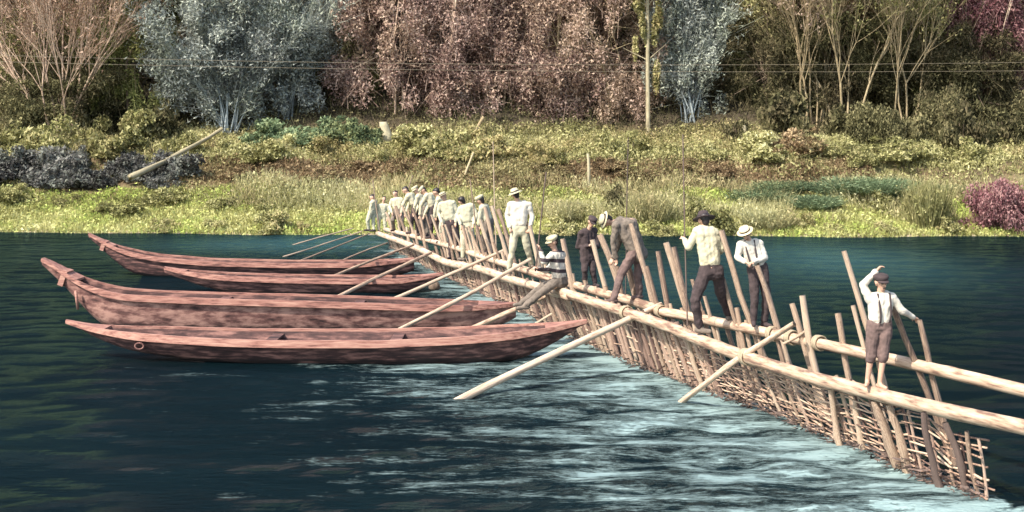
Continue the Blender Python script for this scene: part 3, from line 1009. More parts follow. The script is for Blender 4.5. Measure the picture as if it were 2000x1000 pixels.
    if hat == 'cap':
        hm = lathe([(.096 * u, -.012 * u), (.105 * u, .01 * u), (.118 * u, .035 * u), (.108 * u, .062 * u), (.07 * u, .078 * u), (.01 * u, .082 * u)], ho, (up - hf * .12).normalized(), hf, C[hatcol], 'cap', root, .95)
        mb = MB()
        for k in range(9):
            a = -1.05 + 2.1 * k / 8
            p0 = ho + (hf * math.cos(a) + sd * math.sin(a)) * .094 * u
            p1 = ho + (hf * (math.cos(a) * .094 + .062 * math.cos(a * 1.3)) + sd * math.sin(a) * .10) * u - up * .022 * u
            for q, dz in ((p0, .004), (p1, .004), (p1, -.006), (p0, -.006)): mb.V.append(q + up * dz * u)
        for k in range(8):
            for q in range(4):
                mb.F.append((k * 4 + q, k * 4 + (q + 1) % 4, (k + 1) * 4 + (q + 1) % 4, (k + 1) * 4 + q))
        mb.F.append((0, 1, 2, 3)); mb.F.append((35, 34, 33, 32))
        link('visor', mesh_from('visor', mb.V, mb.F), root, C[hatcol])
    elif hat in ('boater', 'wide'):
        br = .160 if hat == 'boater' else .180
        ch = .075 if hat == 'boater' else .095
        top = .092 if hat == 'boater' else .072
        dr = 0 if hat == 'boater' else -.018
        hh = lathe([(br * u, (dr - .004) * u), (br * u, (dr + .006) * u), (.103 * u, .010 * u), (.098 * u, .03 * u), (top * u, ch * u), (.01 * u, (ch + .004) * u)], ho, up, hf, C[hatcol], 'hat', root, .93)
        lathe([(.106 * u, .010 * u), (.103 * u, .034 * u)], ho, up, hf, C['band'], 'hat_band', root, .93)
    if suspenders:
        for s in (-1, 1):
            for fb in (1, -1):
                pts = []
                for k in range(9):
                    f = k / 8
                    q = mid.lerp(pel, f * .80) + lat * s * (.085 - .02 * f) * u + fwd * fb * (.020 + .112 * math.sin(math.pi * (.12 + .55 * f)) + .006) * u + Vector((0, 0, .078 * (1 - f) ** 4 * u))
                    pts.append(q)
                mb = MB(); mb.tube(pts, .014 * u, 6)
                mb.build('suspender', C['dark'], root)
    return root

def yr(px): return rear_at(px).y

def people():
    Yb = along(FRONT, 1706).y
    def P_(label, Y, joints, u, face, **k):
        return person(label, Y, joints, u, face, **k)
    # joints: columns and rows of the joints, then metres towards (-) or away from (+) the viewer
    P_('barefoot boy in white shirt, suspenders and dark knickers, one hand raised to his cap', Yb,
       dict(head=(1721, 552, -.03), sl=(1700, 584), sr=(1741, 580), el=(1685, 557, .02), hl=(1712, 529, .0), er=(1763, 608, .0), hr=(1784, 620, .12),
            pelvis=(1718, 640), kl=(1701, 694, -.03), kr=(1725, 696, -.05), al=(1694, 743), ar=(1718, 748, -.06)),
       .84, (.30, -1), shirt='white', legs='brown', hat='cap', hatcol='dark', knickers=True, suspenders=True, shoes=None,
       feet={'l': (-.45, -1), 'r': (.4, -1)})
    P_('boy in straw boater, white shirt and dark suspenders with hands clasped at his waist', yr(1482) ,
       dict(head=(1457, 457, -.06), sl=(1447, 478, -.03), sr=(1483, 476, .02), el=(1440, 503, -.05), hl=(1457, 512, -.17), er=(1494, 504, -.02), hr=(1471, 512, -.17),
            pelvis=(1480, 528), kl=(1474, 578, -.06), kr=(1497, 578, .02), al=(1472, 627, -.05), ar=(1493, 629, .05)),
       .86, (-.35, -1), shirt='white', legs='dark', hat='boater', hatcol='straw', suspenders=True, feet={'l': (-.2, -1), 'r': (.6, -1)})
    P_('man in cream jersey and dark wide hat seen from behind, legs astride both logs', along(FRONT, 1372).y,
       dict(head=(1375, 431, .07), sl=(1361, 452, .0), sr=(1396, 455, .02), el=(1345, 483, .02), hl=(1337, 468, .2), er=(1411, 487, .06), hr=(1398, 500, .26),
            pelvis=(1389, 534), kl=(1357, 588, -.10), kr=(1408, 576, .18), al=(1367, 640, -.02), ar=(1424, 615, yr(1424) - along(FRONT, 1372).y)),
       1.0, (-.25, 1), shirt='cream', legs='dark', hat='wide', hatcol='dark', coat=False, shoes='grey', feet={'l': (.9, -.5), 'r': (.5, 1)})
    P_('man in brown tweed suit and pale hat bending over to the left', yr(1240) - .1,
       dict(head=(1185, 431, -.05), sl=(1203, 441, -.17), sr=(1214, 432, .17), el=(1197, 476, -.15), hl=(1203, 505, -.10), er=(1208, 476, .2), hr=(1196, 505, .1),
            spine=(1232, 437, 0), pelvis=(1245, 490), kl=(1213, 535, -.16), kr=(1246, 540, .06), al=(1199, 583, -.28), ar=(1249, 575, .08)),
       1.0, (-1, -.15), shirt='grey', legs='brown', hat='boater', hatcol='felt', coat=True, shoes='brown', feet={'l': (-1, -.3), 'r': (-.8, -.5)})
    P_('boy in dark jacket and cap half hidden behind the stakes left of the bending man', yr(1150) + .15,
       dict(head=(1156, 434, -.12), spine=(1140, 458, .08), sl=(1136, 455, -.12), sr=(1160, 452, .05), el=(1128, 482), hl=(1152, 480, -.2), er=(1168, 482), hr=(1156, 478, -.2),
            pelvis=(1148, 500), kl=(1142, 528, -.1), kr=(1158, 528, -.05), al=(1142, 552), ar=(1162, 553)),
       .86, (.5, -1), shirt='dark', legs='dark', hat='cap', hatcol='dark', coat=True, shoes='dark')
    P_('person in striped jersey and pale cap sitting on the log end with legs stretched out', along(FRONT, 1098).y,
       dict(head=(1079, 473, -.06), sl=(1075, 501, -.16), sr=(1098, 497, .14), el=(1062, 512, -.3), hl=(1055, 488, -.26), er=(1066, 530, -.05), hr=(1050, 524, -.22),
            pelvis=(1094, 553, .02), kl=(1062, 568, -.28), kr=(1060, 560, -.05), al=(1027, 596, -.38), ar=(1020, 590, -.1)),
       1.0, (-1, -.45), shirt='striped', legs='grey', hat='cap', hatcol='felt', shoes='grey', feet={'l': (-1, -.3), 'r': (-1, -.3)})
    P_('man in wide pale hat, white shirt and pale trousers standing with legs apart', along(FRONT2, 1000).y,
       dict(head=(1007, 380, 0), sl=(996, 400), sr=(1032, 400), el=(990, 422, .05), hl=(996, 446, -.1), er=(1040, 424), hr=(1034, 446, -.08),
            pelvis=(1014, 452), kl=(1000, 490, -.04), kr=(1030, 484, .05), al=(994, 527), ar=(1039, 516, .25)),
       1.02, (-.4, 1), shirt='white', legs='pale', hat='wide', hatcol='felt', shoes='grey')
    P_('person with bare dark head and pale clothes, bending, right of the man in dark trousers', yr(912) - .25,
       dict(head=(902, 393), sl=(899, 408), sr=(922, 402), el=(893, 420), hl=(900, 440, -.2), er=(931, 420), hr=(924, 440, -.2),
            pelvis=(912, 442), kl=(905, 474, -.05), kr=(921, 474), al=(904, 503), ar=(922, 505)),
       .98, (-.6, .6), shirt='pale', legs='pale', hat=None, shoes='grey')
    P_('man in pale hat, pale shirt and dark trousers facing the canoes', yr(880) - .2,
       dict(head=(866, 384), sl=(860, 400), sr=(885, 396), el=(856, 416), hl=(864, 436, -.2), er=(894, 416), hr=(890, 436, -.1),
            pelvis=(882, 438), kl=(880, 470, -.05), kr=(893, 470), al=(880, 500), ar=(895, 501)),
       .98, (-.4, -1), shirt='pale', legs='dark', hat='boater', hatcol='felt', shoes='dark')
    P_('man in pale cap and shirt bending left, fourth figure from the far end', yr(848),
       dict(head=(826, 373), sl=(832, 384, -.15), sr=(844, 382, .15), el=(822, 402, -.1), hl=(820, 420, -.1), er=(836, 404, .2), hr=(828, 422, .1),
            pelvis=(850, 408), kl=(842, 436, -.06), kr=(856, 436, .05), al=(842, 461), ar=(856, 463)),
       .98, (-1, -.2), shirt='cream', legs='dark', hat='cap', hatcol='felt', shoes='dark')
    P_('bareheaded man in cream shirt and dark trousers bending left, third from the far end', yr(806),
       dict(head=(792, 372), sl=(796, 384, -.15), sr=(806, 381, .15), el=(787, 400, -.1), hl=(784, 416, -.1), er=(798, 402, .2), hr=(792, 418, .1),
            pelvis=(813, 404), kl=(804, 430, -.06), kr=(814, 430, .05), al=(803, 452), ar=(815, 454)),
       .98, (-1, -.2), shirt='cream', legs='dark', hat=None, shoes='dark')
    P_('crouching figure in pale shirt and grey trousers, second from the far end', yr(776),
       dict(head=(772, 379), sl=(766, 391), sr=(784, 390), el=(761, 404), hl=(766, 416, -.25), er=(790, 404), hr=(782, 418, -.2),
            pelvis=(778, 412), kl=(767, 430, -.22), kr=(785, 430, -.18), al=(769, 447), ar=(784, 448)),
       .95, (-.6, -1), shirt='cream', legs='grey', hat=None, shoes='dark')
    P_('figure with dark hair and pale clothes at the far end, farthest of all', yr(756) + .8,
       dict(head=(750, 389), sl=(738, 402), sr=(757, 402), el=(732, 415), hl=(738, 428, -.15), er=(761, 415), hr=(756, 428, -.15),
            pelvis=(745, 420), kl=(740, 434, -.03), kr=(752, 434), al=(740, 449), ar=(752, 449)),
       .86, (.3, -1), shirt='pale', legs='pale', hat=None, shoes='dark')
people()
for (label, hx, hy, fx, fy, Yq, u, face, shirt, legs, hat) in (
        ('pale stooping figure at the far end of the weir beside the grass', 727, 386, 722, 447, 46.0, .95, (-1, -.3), 'cream', 'pale', None),
        ('pale-capped figure stooping between the two men in dark trousers near the far end', 812, 372, 826, 455, yr(826) + .4, 1.0, (-.8, -.8), 'cream', 'grey', 'cap'),
        ('stooping figure in pale shirt and cap just left of the wide-hatted man', 938, 392, 950, 488, yr(950) + .3, 1.0, (-.8, .5), 'pale', 'grey', 'cap'),
        ('bareheaded pale figure bent low behind the man in the pale hat', 852, 376, 866, 470, yr(866) + .3, 1.0, (-1, .2), 'cream', 'pale', None)):
    h_ = fy - hy
    lx = fx - hx
    person(label, Yq, dict(head=(hx, hy), sl=(hx + lx * .25, hy + h_ * .16, -.15), sr=(hx + lx * .25 + 8, hy + h_ * .13, .15), el=(hx + lx * .1 - 3, hy + h_ * .36, -.15), hl=(hx - 3, hy + h_ * .52, -.12),
        er=(hx + lx * .1 + 4, hy + h_ * .36, .2), hr=(hx, hy + h_ * .52, .1), pelvis=(fx + 5, hy + h_ * .46), kl=(fx - 4, hy + h_ * .74, -.08), kr=(fx + 7, hy + h_ * .74, .05),
        al=(fx - 2, fy), ar=(fx + 8, fy + 1)), u, face, shirt=shirt, legs=legs, hat=hat, hatcol='felt', shoes='dark')

# thin poles held upright by people on the weir
def rod_thing(name, label, a, c, r, mat):
    o = pole(name, a, c, r, mat)
    tag(o, label, 'pole')
    return o
Yl = along(FRONT, 1372).y
rod_thing('pole', 'thin dark upright rod gripped by the man in the cream jersey', P(1343, 636, Yl + .18), P(1334, 262, Yl + .22), .011, 'dark_pole')
Yi = along(FRONT, 1098).y - .25
rod_thing('pole', 'thin dark rod held upright by the person in the striped jersey', P(1046, 530, Yi), P(1067, 336, Yi - .02), .014, 'dark_pole')
rod_thing('pole', 'thin dark rod standing upright behind the bending man', P(1222, 590, yr(1225) + .25), P(1227, 268, yr(1225) + .25), .012, 'dark_pole')
rod_thing('pole', 'pale slim pole tilted up behind the bareheaded people at the far end', P(778, 440, yr(780) + .2), P(806, 342, yr(780) + .2), .02, 'stake')
rod_thing('pole', 'pale slim pole standing behind the figure with the bare dark head', P(970, 500, yr(965) + .4), P(963, 276, yr(965) + .4), .014, 'stake')

rod_thing('pole', 'pale slim pole leaning up between the two bent men near the far end', P(838, 470, yr(838) + .2), P(858, 352, yr(838) + .2), .02, 'stake')
rod_thing('pole', 'pale slim pole rising behind the figure beside the grass', P(742, 450, 44.5), P(728, 350, 44.5), .02, 'stake')
rod_thing('pole', 'pale slim pole leaning behind the stooping figure left of the wide-hatted man', P(935, 500, yr(935) + .4), P(918, 350, yr(935) + .4), .018, 'stake')
bpy.context.view_layer.update()
dg = bpy.context.evaluated_depsgraph_get()
for o in BAKE:
    me = bpy.data.meshes.new_from_object(o.evaluated_get(dg))
    old = o.data
    o.modifiers.clear()
    o.data = me
    me.name = o.name
    me.polygons.foreach_set('use_smooth', [True] * len(me.polygons))
    bpy.data.meshes.remove(old)

# ---------------------------------------------------------------- plants
rng = np.random.default_rng(21)
def unit(n):
    v = rng.normal(size=(n, 3))
    return v / np.linalg.norm(v, axis=1)[:, None]

def leaf_quads(cent, size, el=1.7, droop=0.0):
    n = len(cent)
    u = unit(n)
    u[:, 2] -= droop; u /= np.linalg.norm(u, axis=1)[:, None]
    w = np.cross(u, unit(n)); w /= np.linalg.norm(w, axis=1)[:, None] + 1e-9
    s = (size * rng.uniform(.6, 1.35, n))[:, None]
    a = u * s * el * .5; c = w * s * .5
    return np.stack([cent - a, cent + c * .75 - a * .2, cent + a, cent - c * .75 - a * .2], 1)

def leaf_tris(cent, size, el=1.7):
    n = len(cent)
    u = unit(n)
    w = np.cross(u, unit(n)); w /= np.linalg.norm(w, axis=1)[:, None] + 1e-9
    s = (size * rng.uniform(.6, 1.4, n))[:, None]
    a = u * s * el * .6; c = w * s * .55
    return np.stack([cent - a * .8 - c, cent - a * .8 + c, cent + a * 1.2], 1)

def poly_mesh(name, Q, T):
    """separate quads Q (n,4,3) and triangles T (m,3,3)"""
    nq, ntri = len(Q), len(T)
    co = np.concatenate([Q.reshape(-1), T.reshape(-1)]).astype(np.float32)
    me = bpy.data.meshes.new(name)
    nv = nq * 4 + ntri * 3
    me.vertices.add(nv); me.vertices.foreach_set('co', co)
    me.loops.add(nv); me.loops.foreach_set('vertex_index', np.arange(nv, dtype=np.int32))
    me.polygons.add(nq + ntri)
    me.polygons.foreach_set('loop_start', np.concatenate([np.arange(0, nq * 4, 4), nq * 4 + np.arange(0, ntri * 3, 3)]).astype(np.int32))
    me.update(calc_edges=True)
    return me

def ribbons(p0, p1, w):
    d = p1 - p0
    sdv = np.cross(d, unit(len(d))); sdv /= np.linalg.norm(sdv, axis=1)[:, None] + 1e-9
    w = np.broadcast_to(w, len(d))[:, None]
    return np.stack([p0 - sdv * w, p0 + sdv * w, p1 + sdv * w * .35, p1 - sdv * w * .35], 1)

def crown_points(n, rx, ry, rz, lobes, spread=.30, hollow=.35, boxy=False):
    """leaf positions gathered in uneven clumps through a crown"""
    d = unit(lobes)
    if boxy:
        d = d / (np.abs(d) ** 4).sum(1)[:, None] ** .25
    rad = rng.uniform(hollow, 1.0, lobes) ** .6
    lc = d * rad[:, None]
    lc += rng.normal(0, .08, lc.shape)
    lr = rng.uniform(.45, 1.25, lobes) * spread
    wgt = lr ** 2; wgt /= wgt.sum()
    k = rng.choice(lobes, n, p=wgt)
    off = unit(n) * (rng.uniform(0, 1, n) ** .45)[:, None] * lr[k][:, None]
    off[:, 2] *= .72
    return (lc[k] + off) * np.array([rx, ry, rz]), lc * np.array([rx, ry, rz])

# shrubs: a few bodies, shared
def shrub_mesh(i, n=3400, size=.072):
    p, lc = crown_points(n, 1, 1, 1, 22 + 3 * i, .36, .2)
    p[:, 2] = np.abs(p[:, 2] + .15) * .92
    st = unit(140); st[:, 2] = np.abs(st[:, 2]) * .9 + .2; st /= np.linalg.norm(st, axis=1)[:, None]
    q2 = ribbons(np.zeros((140, 3)) + rng.normal(0, .05, (140, 3)) * np.array([1, 1, 0]), st * rng.uniform(.6, 1.12, 140)[:, None], .009)
    return poly_mesh('foliage', q2, leaf_tris(p, np.full(len(p), size), 1.6))
SHR = [shrub_mesh(i) for i in range(6)]
BIG = shrub_mesh(7, 12000, .034)
def stem_mesh():
    mb = MB()
    for k in range(5):
        a = k * 1.256
        mb.tube([Vector((0, 0, -.15)), Vector((.12 * math.cos(a), .12 * math.sin(a), .3)), Vector((.4 * math.cos(a), .4 * math.sin(a), .7))], [.035, .025, .01], 5)
    me = mesh_from('stem', mb.V, mb.F); me.materials.append(M['bark_brown']); return me
STEM = stem_mesh()
def upright_mesh():
    n = 1900
    a = rng.uniform(0, 6.28, n); r = rng.uniform(0, .55, n) ** .7
    p0 = np.stack([np.cos(a) * r, np.sin(a) * r, np.zeros(n)], 1)
    ln = rng.uniform(.45, 1.05, n)
    p1 = p0 + np.stack([np.cos(a) * r * .9 + rng.normal(0, .12, n), np.sin(a) * r * .9 + rng.normal(0, .12, n), ln], 1)
    q = ribbons(p0, p1, .009)
    p = p0 + (p1 - p0) * rng.uniform(.4, 1, n)[:, None]
    return poly_mesh('foliage', q, leaf_tris(p, np.full(n, .045), 2.6))
UPR = upright_mesh()
MCACHE = {}
def with_mat(me, mat):
    key = (me.name, mat)
    if key not in MCACHE:
        c = me.copy(); c.materials.clear(); c.materials.append(L[mat]); MCACHE[key] = c
    return MCACHE[key]

ORD = ['first', 'second', 'third', 'fourth', 'fifth', 'sixth', 'seventh', 'eighth', 'ninth', 'tenth', 'eleventh', 'twelfth', 'thirteenth', 'fourteenth',
       'fifteenth', 'sixteenth', 'seventeenth', 'eighteenth', 'nineteenth', 'twentieth']
def shrub(px, py, wpx, hpx, mat, label, group=None, upright=False, name='bush'):
    if group:
        px += rng.uniform(-16, 16); py += rng.uniform(-9, 7); k_ = rng.uniform(.7, 1.3); wpx *= k_ * rng.uniform(.9, 1.25); hpx *= k_
    p = ground_px(px, py)
    s = p.y / FPX
    root = empty(name, (p.x, p.y, p.z - .05))
    tag(root, label, 'bush', group)
    me = with_mat(UPR if upright else (BIG if hpx > 95 else SHR[rng.integers(6)]), mat)
    for nm, data, sc in (('foliage', me, (wpx * s, wpx * s * .9, hpx * s)), ('stem', STEM, (wpx * s * .7, wpx * s * .7, hpx * s * .8))):
        o = bpy.data.objects.new(nm, data); COL.objects.link(o); o.parent = root
        o.scale = sc
        o.rotation_euler = (0, 0, rng.uniform(0, 6.28))
    return root

rows = [
    ('yellow', 'small yellow-green bush from the left along the bank top', 'bushes along the bank top', [(q, 303 + (i % 3) * 5, 34 + (i * 7) % 16, 32 + (i * 11) % 18) for i, q in enumerate((455, 505, 560, 640, 690, 742, 800, 850, 905, 960, 1015, 1080, 1135, 1190, 1250, 1310, 1400, 1470))]),
    ('olive', 'olive bush from the left under the bare pinkish tree', 'bushes under the left trees', [(q, 300 - (i % 2) * 14, 46, 52) for i, q in enumerate((-20, 40, 100, 165, 225, 290, 345))]),
    ('slate', 'dark slate-grey bramble from the left on the left slope', 'brambles on the left slope', [(q, 362 - (i % 3) * 16, 40, 44) for i, q in enumerate((-10, 20, 60, 95, 130, 165, 205, 240, 275, 310, 345, 40, 150, 260))]),
    ('dark', 'dark bush from the left at the foot of the right-hand wood', 'dark bushes at the wood edge', [(q, 283 - (i % 3) * 6, 44, 66 + (i * 13) % 22) for i, q in enumerate((1455, 1515, 1640, 1705, 1765, 1830, 1890, 1955, 2010))]),
    ('olive', 'low olive bush from the left along the right bank top', 'bushes on the right bank top', [(q, 318 - (i % 2) * 8, 40, 30 + (i * 7) % 16) for i, q in enumerate((1500, 1620, 1680, 1740, 1800, 1860, 1925, 1985))]),
    ('teal', 'blue-green bush from the left on the right slope', 'blue-green bushes on the right slope', [(q, 404 - (i % 3) * 14, 56, 27) for i, q in enumerate((1470, 1505, 1550, 1600, 1640, 1690, 1730, 1765, 1835, 1580, 1700))]),
    ('yellow', 'pale leafy clump from the left at the water edge', 'leafy clumps at the water edge', [(q, 452 + (i % 2) * 4, 32, 24 + (i * 5) % 14) for i, q in enumerate((330, 420, 520, 610, 1090, 1160, 1290, 1440, 1560, 1640, 1730, 1860))]),
    ('dark', 'dark green bush from the left under the green tree', 'dark bushes under the left trees', [(q, 268, 46, 62) for q in (70, 135, 195, 250, 320)]),
    ('brown', 'brown shrub from the left along the middle of the slope', 'brown shrubs on the slope', [(q, 345 - (i % 2) * 10, 32, 22) for i, q in enumerate((470, 540, 610, 700, 790, 1060, 1120, 1190, 1240, 1330, 1400))]),
    ('olive', 'olive clump from the left low on the slope', 'olive clumps low on the slope', [(q, 395 + (i % 3) * 12, 34, 26) for i, q in enumerate((40, 130, 230, 320, 430, 540, 640, 1290, 1350, 1640, 1720))]),
    ('teal', 'blue-green bush from the left below the blue-grey willow', 'blue-green bushes below the willow', [(q, 280, 46, 44) for q in (545, 605, 660, 705)]),
]
for mat, text, grp, items in rows:
    for i, (px, py, w, h) in enumerate(items):
        shrub(px, py, w, h, mat, ORD[i] + ' ' + text, grp, upright=(mat == 'teal' and 'slope' in text))
shrub(1950, 452, 66, 112, 'maroon', 'big maroon bush at the water edge on the far right')
shrub(2040, 452, 60, 100, 'maroon', 'maroon bush cut by the right edge beside the big one')
shrub(1560, 300, 58, 50, 'brown', 'reddish-brown bush in front of the dark wood')
shrub(1812, 448, 46, 92, 'olive', 'tall olive clump of stems left of the maroon bush', upright=True)
shrub(1385, 450, 52, 54, 'olive', 'olive bush at the water edge behind the man in the cream jersey')
shrub(1205, 405, 34, 42, 'dark', 'dark round bush on the slope behind the bending man')
shrub(1270, 440, 44, 66, 'reed', 'pale upright reed clump right of the bending man', upright=True)
shrub(1110, 440, 40, 50, 'reed', 'pale upright reed clump behind the seated person', upright=True)
shrub(1500, 450, 50, 44, 'reed', 'pale upright reed clump right of the boy in the boater', upright=True)

# ---------------------------------------------------------------- grass and ground cover (beyond counting)
def cover(name, label, mat, n, trange, xr, hgt, leafy=.5, mask=None, wdt=.012):
    x = rng.uniform(xr[0], xr[1], n); tt = rng.uniform(trange[0], trange[1], n)
    y = np.array([shore(a) for a in x]) + tt
    if mask is not None:
        k = np.array([mask(a, c, d) for a, c, d in zip(x, y, tt)])
        x, y, tt = x[k], y[k], tt[k]
    z = np.array([ground_z(a, c) for a, c in zip(x, y)])
    p0 = np.stack([x, y, z - .02], 1)
    n = len(x)
    h = hgt * rng.uniform(.4, 1.3, n)
    p1 = p0 + np.stack([rng.normal(0, .35, n) * h, rng.normal(0, .35, n) * h, h], 1)
    nb = int(n * (1 - leafy))
    q = ribbons(p0[:nb], p1[:nb], wdt)
    pc = p0[nb:] + (p1[nb:] - p0[nb:]) * rng.uniform(.2, 1, n - nb)[:, None]
    o = link(name, poly_mesh(name, q, leaf_tris(pc, np.full(n - nb, .068), 1.7)), None, L[mat])
    tag(o, label, name.replace('_', ' '), kind='stuff')
    return o
def patch(fx, fy, th, seed=0.0):
    return lambda x, y, t: mnoise.noise(Vector((x * fx + seed, y * fy, 5.0 + seed))) > th
cover('grass', 'yellow-green grass along the far shore', 'lawn', 120000, (-.15, 5.0), (-25, 25), .26, .40)
cover('reeds', 'taller pale reeds standing on the lower slope', 'reed', 46000, (1.5, 5.6), (-12, 24), .62, .35, patch(.3, .35, -.05, 9.0))
cover('dry_grass', 'brown dry growth on the steep middle of the bank', 'brown', 46000, (4.8, 8.2), (-16, 16), .25, .6)
cover('undergrowth', 'olive low growth on the slope', 'olive', 50000, (3.5, 9), (-27, 27), .3, .65, patch(.25, .5, -.1, 2.0))
cover('ground_cover', 'yellow-green leafy cover on the bank top', 'yellow', 95000, (7.6, 12.5), (-28, 28), .42, .7)
cover('brush', 'dark brush on the floor of the wood', 'dark', 40000, (11, 20), (-32, 32), .7, .7)

# ---------------------------------------------------------------- trees
def branch_tubes(segs, n=5):
    mb = MB()
    for a, c, r0, r1 in segs:
        mb.tube([a, c], [r0, r1], n, caps=False)
    return mb
def grow(start, direction, length, r, depth, segs, tips, rnd, up=.25, spread=.5, kids=3, steps=4):
    p = start.copy(); d = direction.normalized()
    st = length / steps
    for i in range(steps):
        nd = (d + Vector((rnd.gauss(0, .10), rnd.gauss(0, .10), rnd.gauss(0, .06) + up * .12))).normalized()
        q = p + nd * st
        r1 = r * (1 - .55 * (i + 1) / steps)
        segs.append((p, q, r * (1 - .55 * i / steps), r1))
        if depth > 0 and i > 0:
            for _ in range(kids if i == steps - 1 else max(1, kids - 1)):
                ax = Vector((rnd.gauss(0, 1), rnd.gauss(0, 1), rnd.gauss(0, .5))).normalized()
                kd = (nd + ax * spread).normalized()
                grow(q, kd, length * rnd.uniform(.45, .68), r1 * .55, depth - 1, segs, tips, rnd, up, spread, kids, max(3, steps - 1))
        p, d = q, nd
    tips.append((p, d, depth))

def finish_tree(root, segs, quads, bark, leaf, label, group):
    if segs:
        o = branch_tubes(segs).build('trunk', M[bark], root)
    if quads is not None:
        link('crown', poly_mesh('crown', *quads), root, L[leaf])
    tag(root, label, 'tree', group)

def tree_base(px, Y):
    X = (px - 1000) * Y / FPX
    return Vector((X, Y, ground_z(X, Y) - .1))

def fan_tree(px, Y, label, bark, leaf, nst, H, spread, leaves, seed, group=None, twig=700):
    rnd = random.Random(seed)
    b0 = tree_base(px, Y)
    root = empty('tree', b0)
    segs, tips = [], []
    for k in range(nst):
        f = (k + .5) / nst * 2 - 1
        d = Vector((f * spread + rnd.gauss(0, .06), rnd.gauss(0, .25), 1))
        grow(b0 + Vector((f * .5, rnd.uniform(-.3, .3), 0)), d, H * rnd.uniform(.85, 1.1), rnd.uniform(.045, .075), 2, segs, tips, rnd, .35, .42, 3, 6)
    T = np.array([[*p] for p, d, k in tips]); D = np.array([[*d] for p, d, k in tips])
    q = []
    k = rng.integers(0, len(T), twig)
    p0 = T[k] - D[k] * rng.uniform(0, 1.2, twig)[:, None]
    dd = D[k] + rng.normal(0, .35, (twig, 3)); dd /= np.linalg.norm(dd, axis=1)[:, None]
    p1 = p0 + dd * rng.uniform(.5, 1.4, twig)[:, None]
    q.append(ribbons(p0, p1, .010))
    k = rng.integers(0, twig, leaves)
    pc = p0[k] + (p1[k] - p0[k]) * rng.uniform(0, 1.1, leaves)[:, None] + rng.normal(0, .12, (leaves, 3))
    finish_tree(root, segs, (q[0], leaf_tris(pc, np.full(leaves, .07), 1.9)), bark, leaf, label, group)

def willow(px, Y, label, W, H, leaf, bark, seed, n=9000, group=None, stems=18):
    """many stems spraying from one stool under a broad cloud of narrow grey leaves"""
    rnd = random.Random(seed)
    b0 = tree_base(px, Y)
    root = empty('willow_tree', b0)
    segs, ends = [], []
    for k in range(stems):
        f = (k + .5) / stems * 2 - 1
        d = Vector((f * W * 1.05 + rnd.gauss(0, .3), rnd.uniform(-1, .6) * W * .6, H * (1.05 - .5 * abs(f)) * rnd.uniform(.7, 1.05)))
        p1 = b0 + Vector((d.x * .38, d.y * .38, d.z * .48)); p2 = b0 + d
        r = rnd.uniform(.035, .065)
        segs += [(b0 + Vector((rnd.gauss(0, .2), rnd.gauss(0, .2), 0)), p1, r, r * .6), (p1, p2, r * .6, .012)]
        ends.append((b0, p1, p2))
    E = np.array([[[*v] for v in e] for e in ends])
    nt_ = n // 3
    k = rng.integers(0, stems, nt_); f = rng.uniform(.2, 1, nt_)[:, None]
    base = np.where(f < .5, E[k, 0] + (E[k, 1] - E[k, 0]) * f * 2, E[k, 1] + (E[k, 2] - E[k, 1]) * (f * 2 - 1))
    out = base - np.array([*b0]); out[:, 2] *= .4
    out /= np.linalg.norm(out, axis=1)[:, None] + .3
    dr = out * .8 + rng.normal(0, .4, (nt_, 3)) + np.array([0, 0, .3])
    p1 = base + dr * rng.uniform(.4, 1.6, nt_)[:, None]
    q = ribbons(base, p1, .010)
    pc, lc = crown_points(n * 2, W, W * .6, H * .5, 90, .22, .25, True)
    pc += np.array([b0.x, b0.y + .3, b0.z + H * .52])
    k = rng.integers(0, nt_, n)
    pd = base[k] + (p1[k] - base[k]) * rng.uniform(.2, 1.1, n)[:, None] + rng.normal(0, .08, (n, 3))
    finish_tree(root, segs, (q, leaf_tris(np.concatenate([pc, pd]), np.full(n * 3, .062), 2.6)), bark, leaf, label, group)

def leafy(px, Y, label, W, H, leaf, bark, seed, n=11000, z0=.15, trunks=1, group=None, lobes=110, size=.076, name='tree'):
    n = int(n * 2.6)
    rnd = random.Random(seed)
    b0 = tree_base(px, Y)
    root = empty(name, b0)
    segs, tips = [], []
    for k in range(trunks):
        off = Vector((rnd.uniform(-.6, .6) * W * .5 * (trunks > 1), rnd.uniform(-.3, .3), 0))
        grow(b0 + off, Vector((rnd.gauss(0, .08), rnd.gauss(0, .08), 1)), H * .9, .09 if trunks == 1 else .06, 1, segs, tips, rnd, .3, .55, 2, 6)
    W *= 1.2
    z0 -= .05
    p, lc = crown_points(n, W, W * .65, H * (1 - z0) * .5, lobes, .23, .3, True)
    p += np.array([b0.x, b0.y, b0.z + H * (z0 + (1 - z0) * .5)])
    c = np.array([b0.x, b0.y, b0.z + H * .35])
    for q in lc[:22]:
        e = Vector(q) + Vector((b0.x, b0.y, b0.z + H * (z0 + (1 - z0) * .5)))
        s = b0 + Vector((0, 0, H * rnd.uniform(.2, .6)))
        segs.append((s, e, .028, .008))
    nt_ = 2600
    k = rng.integers(0, len(p), nt_)
    dr = rng.normal(0, .5, (nt_, 3)) + np.array([0, 0, .75])
    tw = ribbons(p[k] - dr * .5, p[k] + dr * rng.uniform(.3, .9, nt_)[:, None], .009)
    finish_tree(root, segs, (tw, leaf_tris(p, np.full(n, size), 1.6)), bark, leaf, label, group)

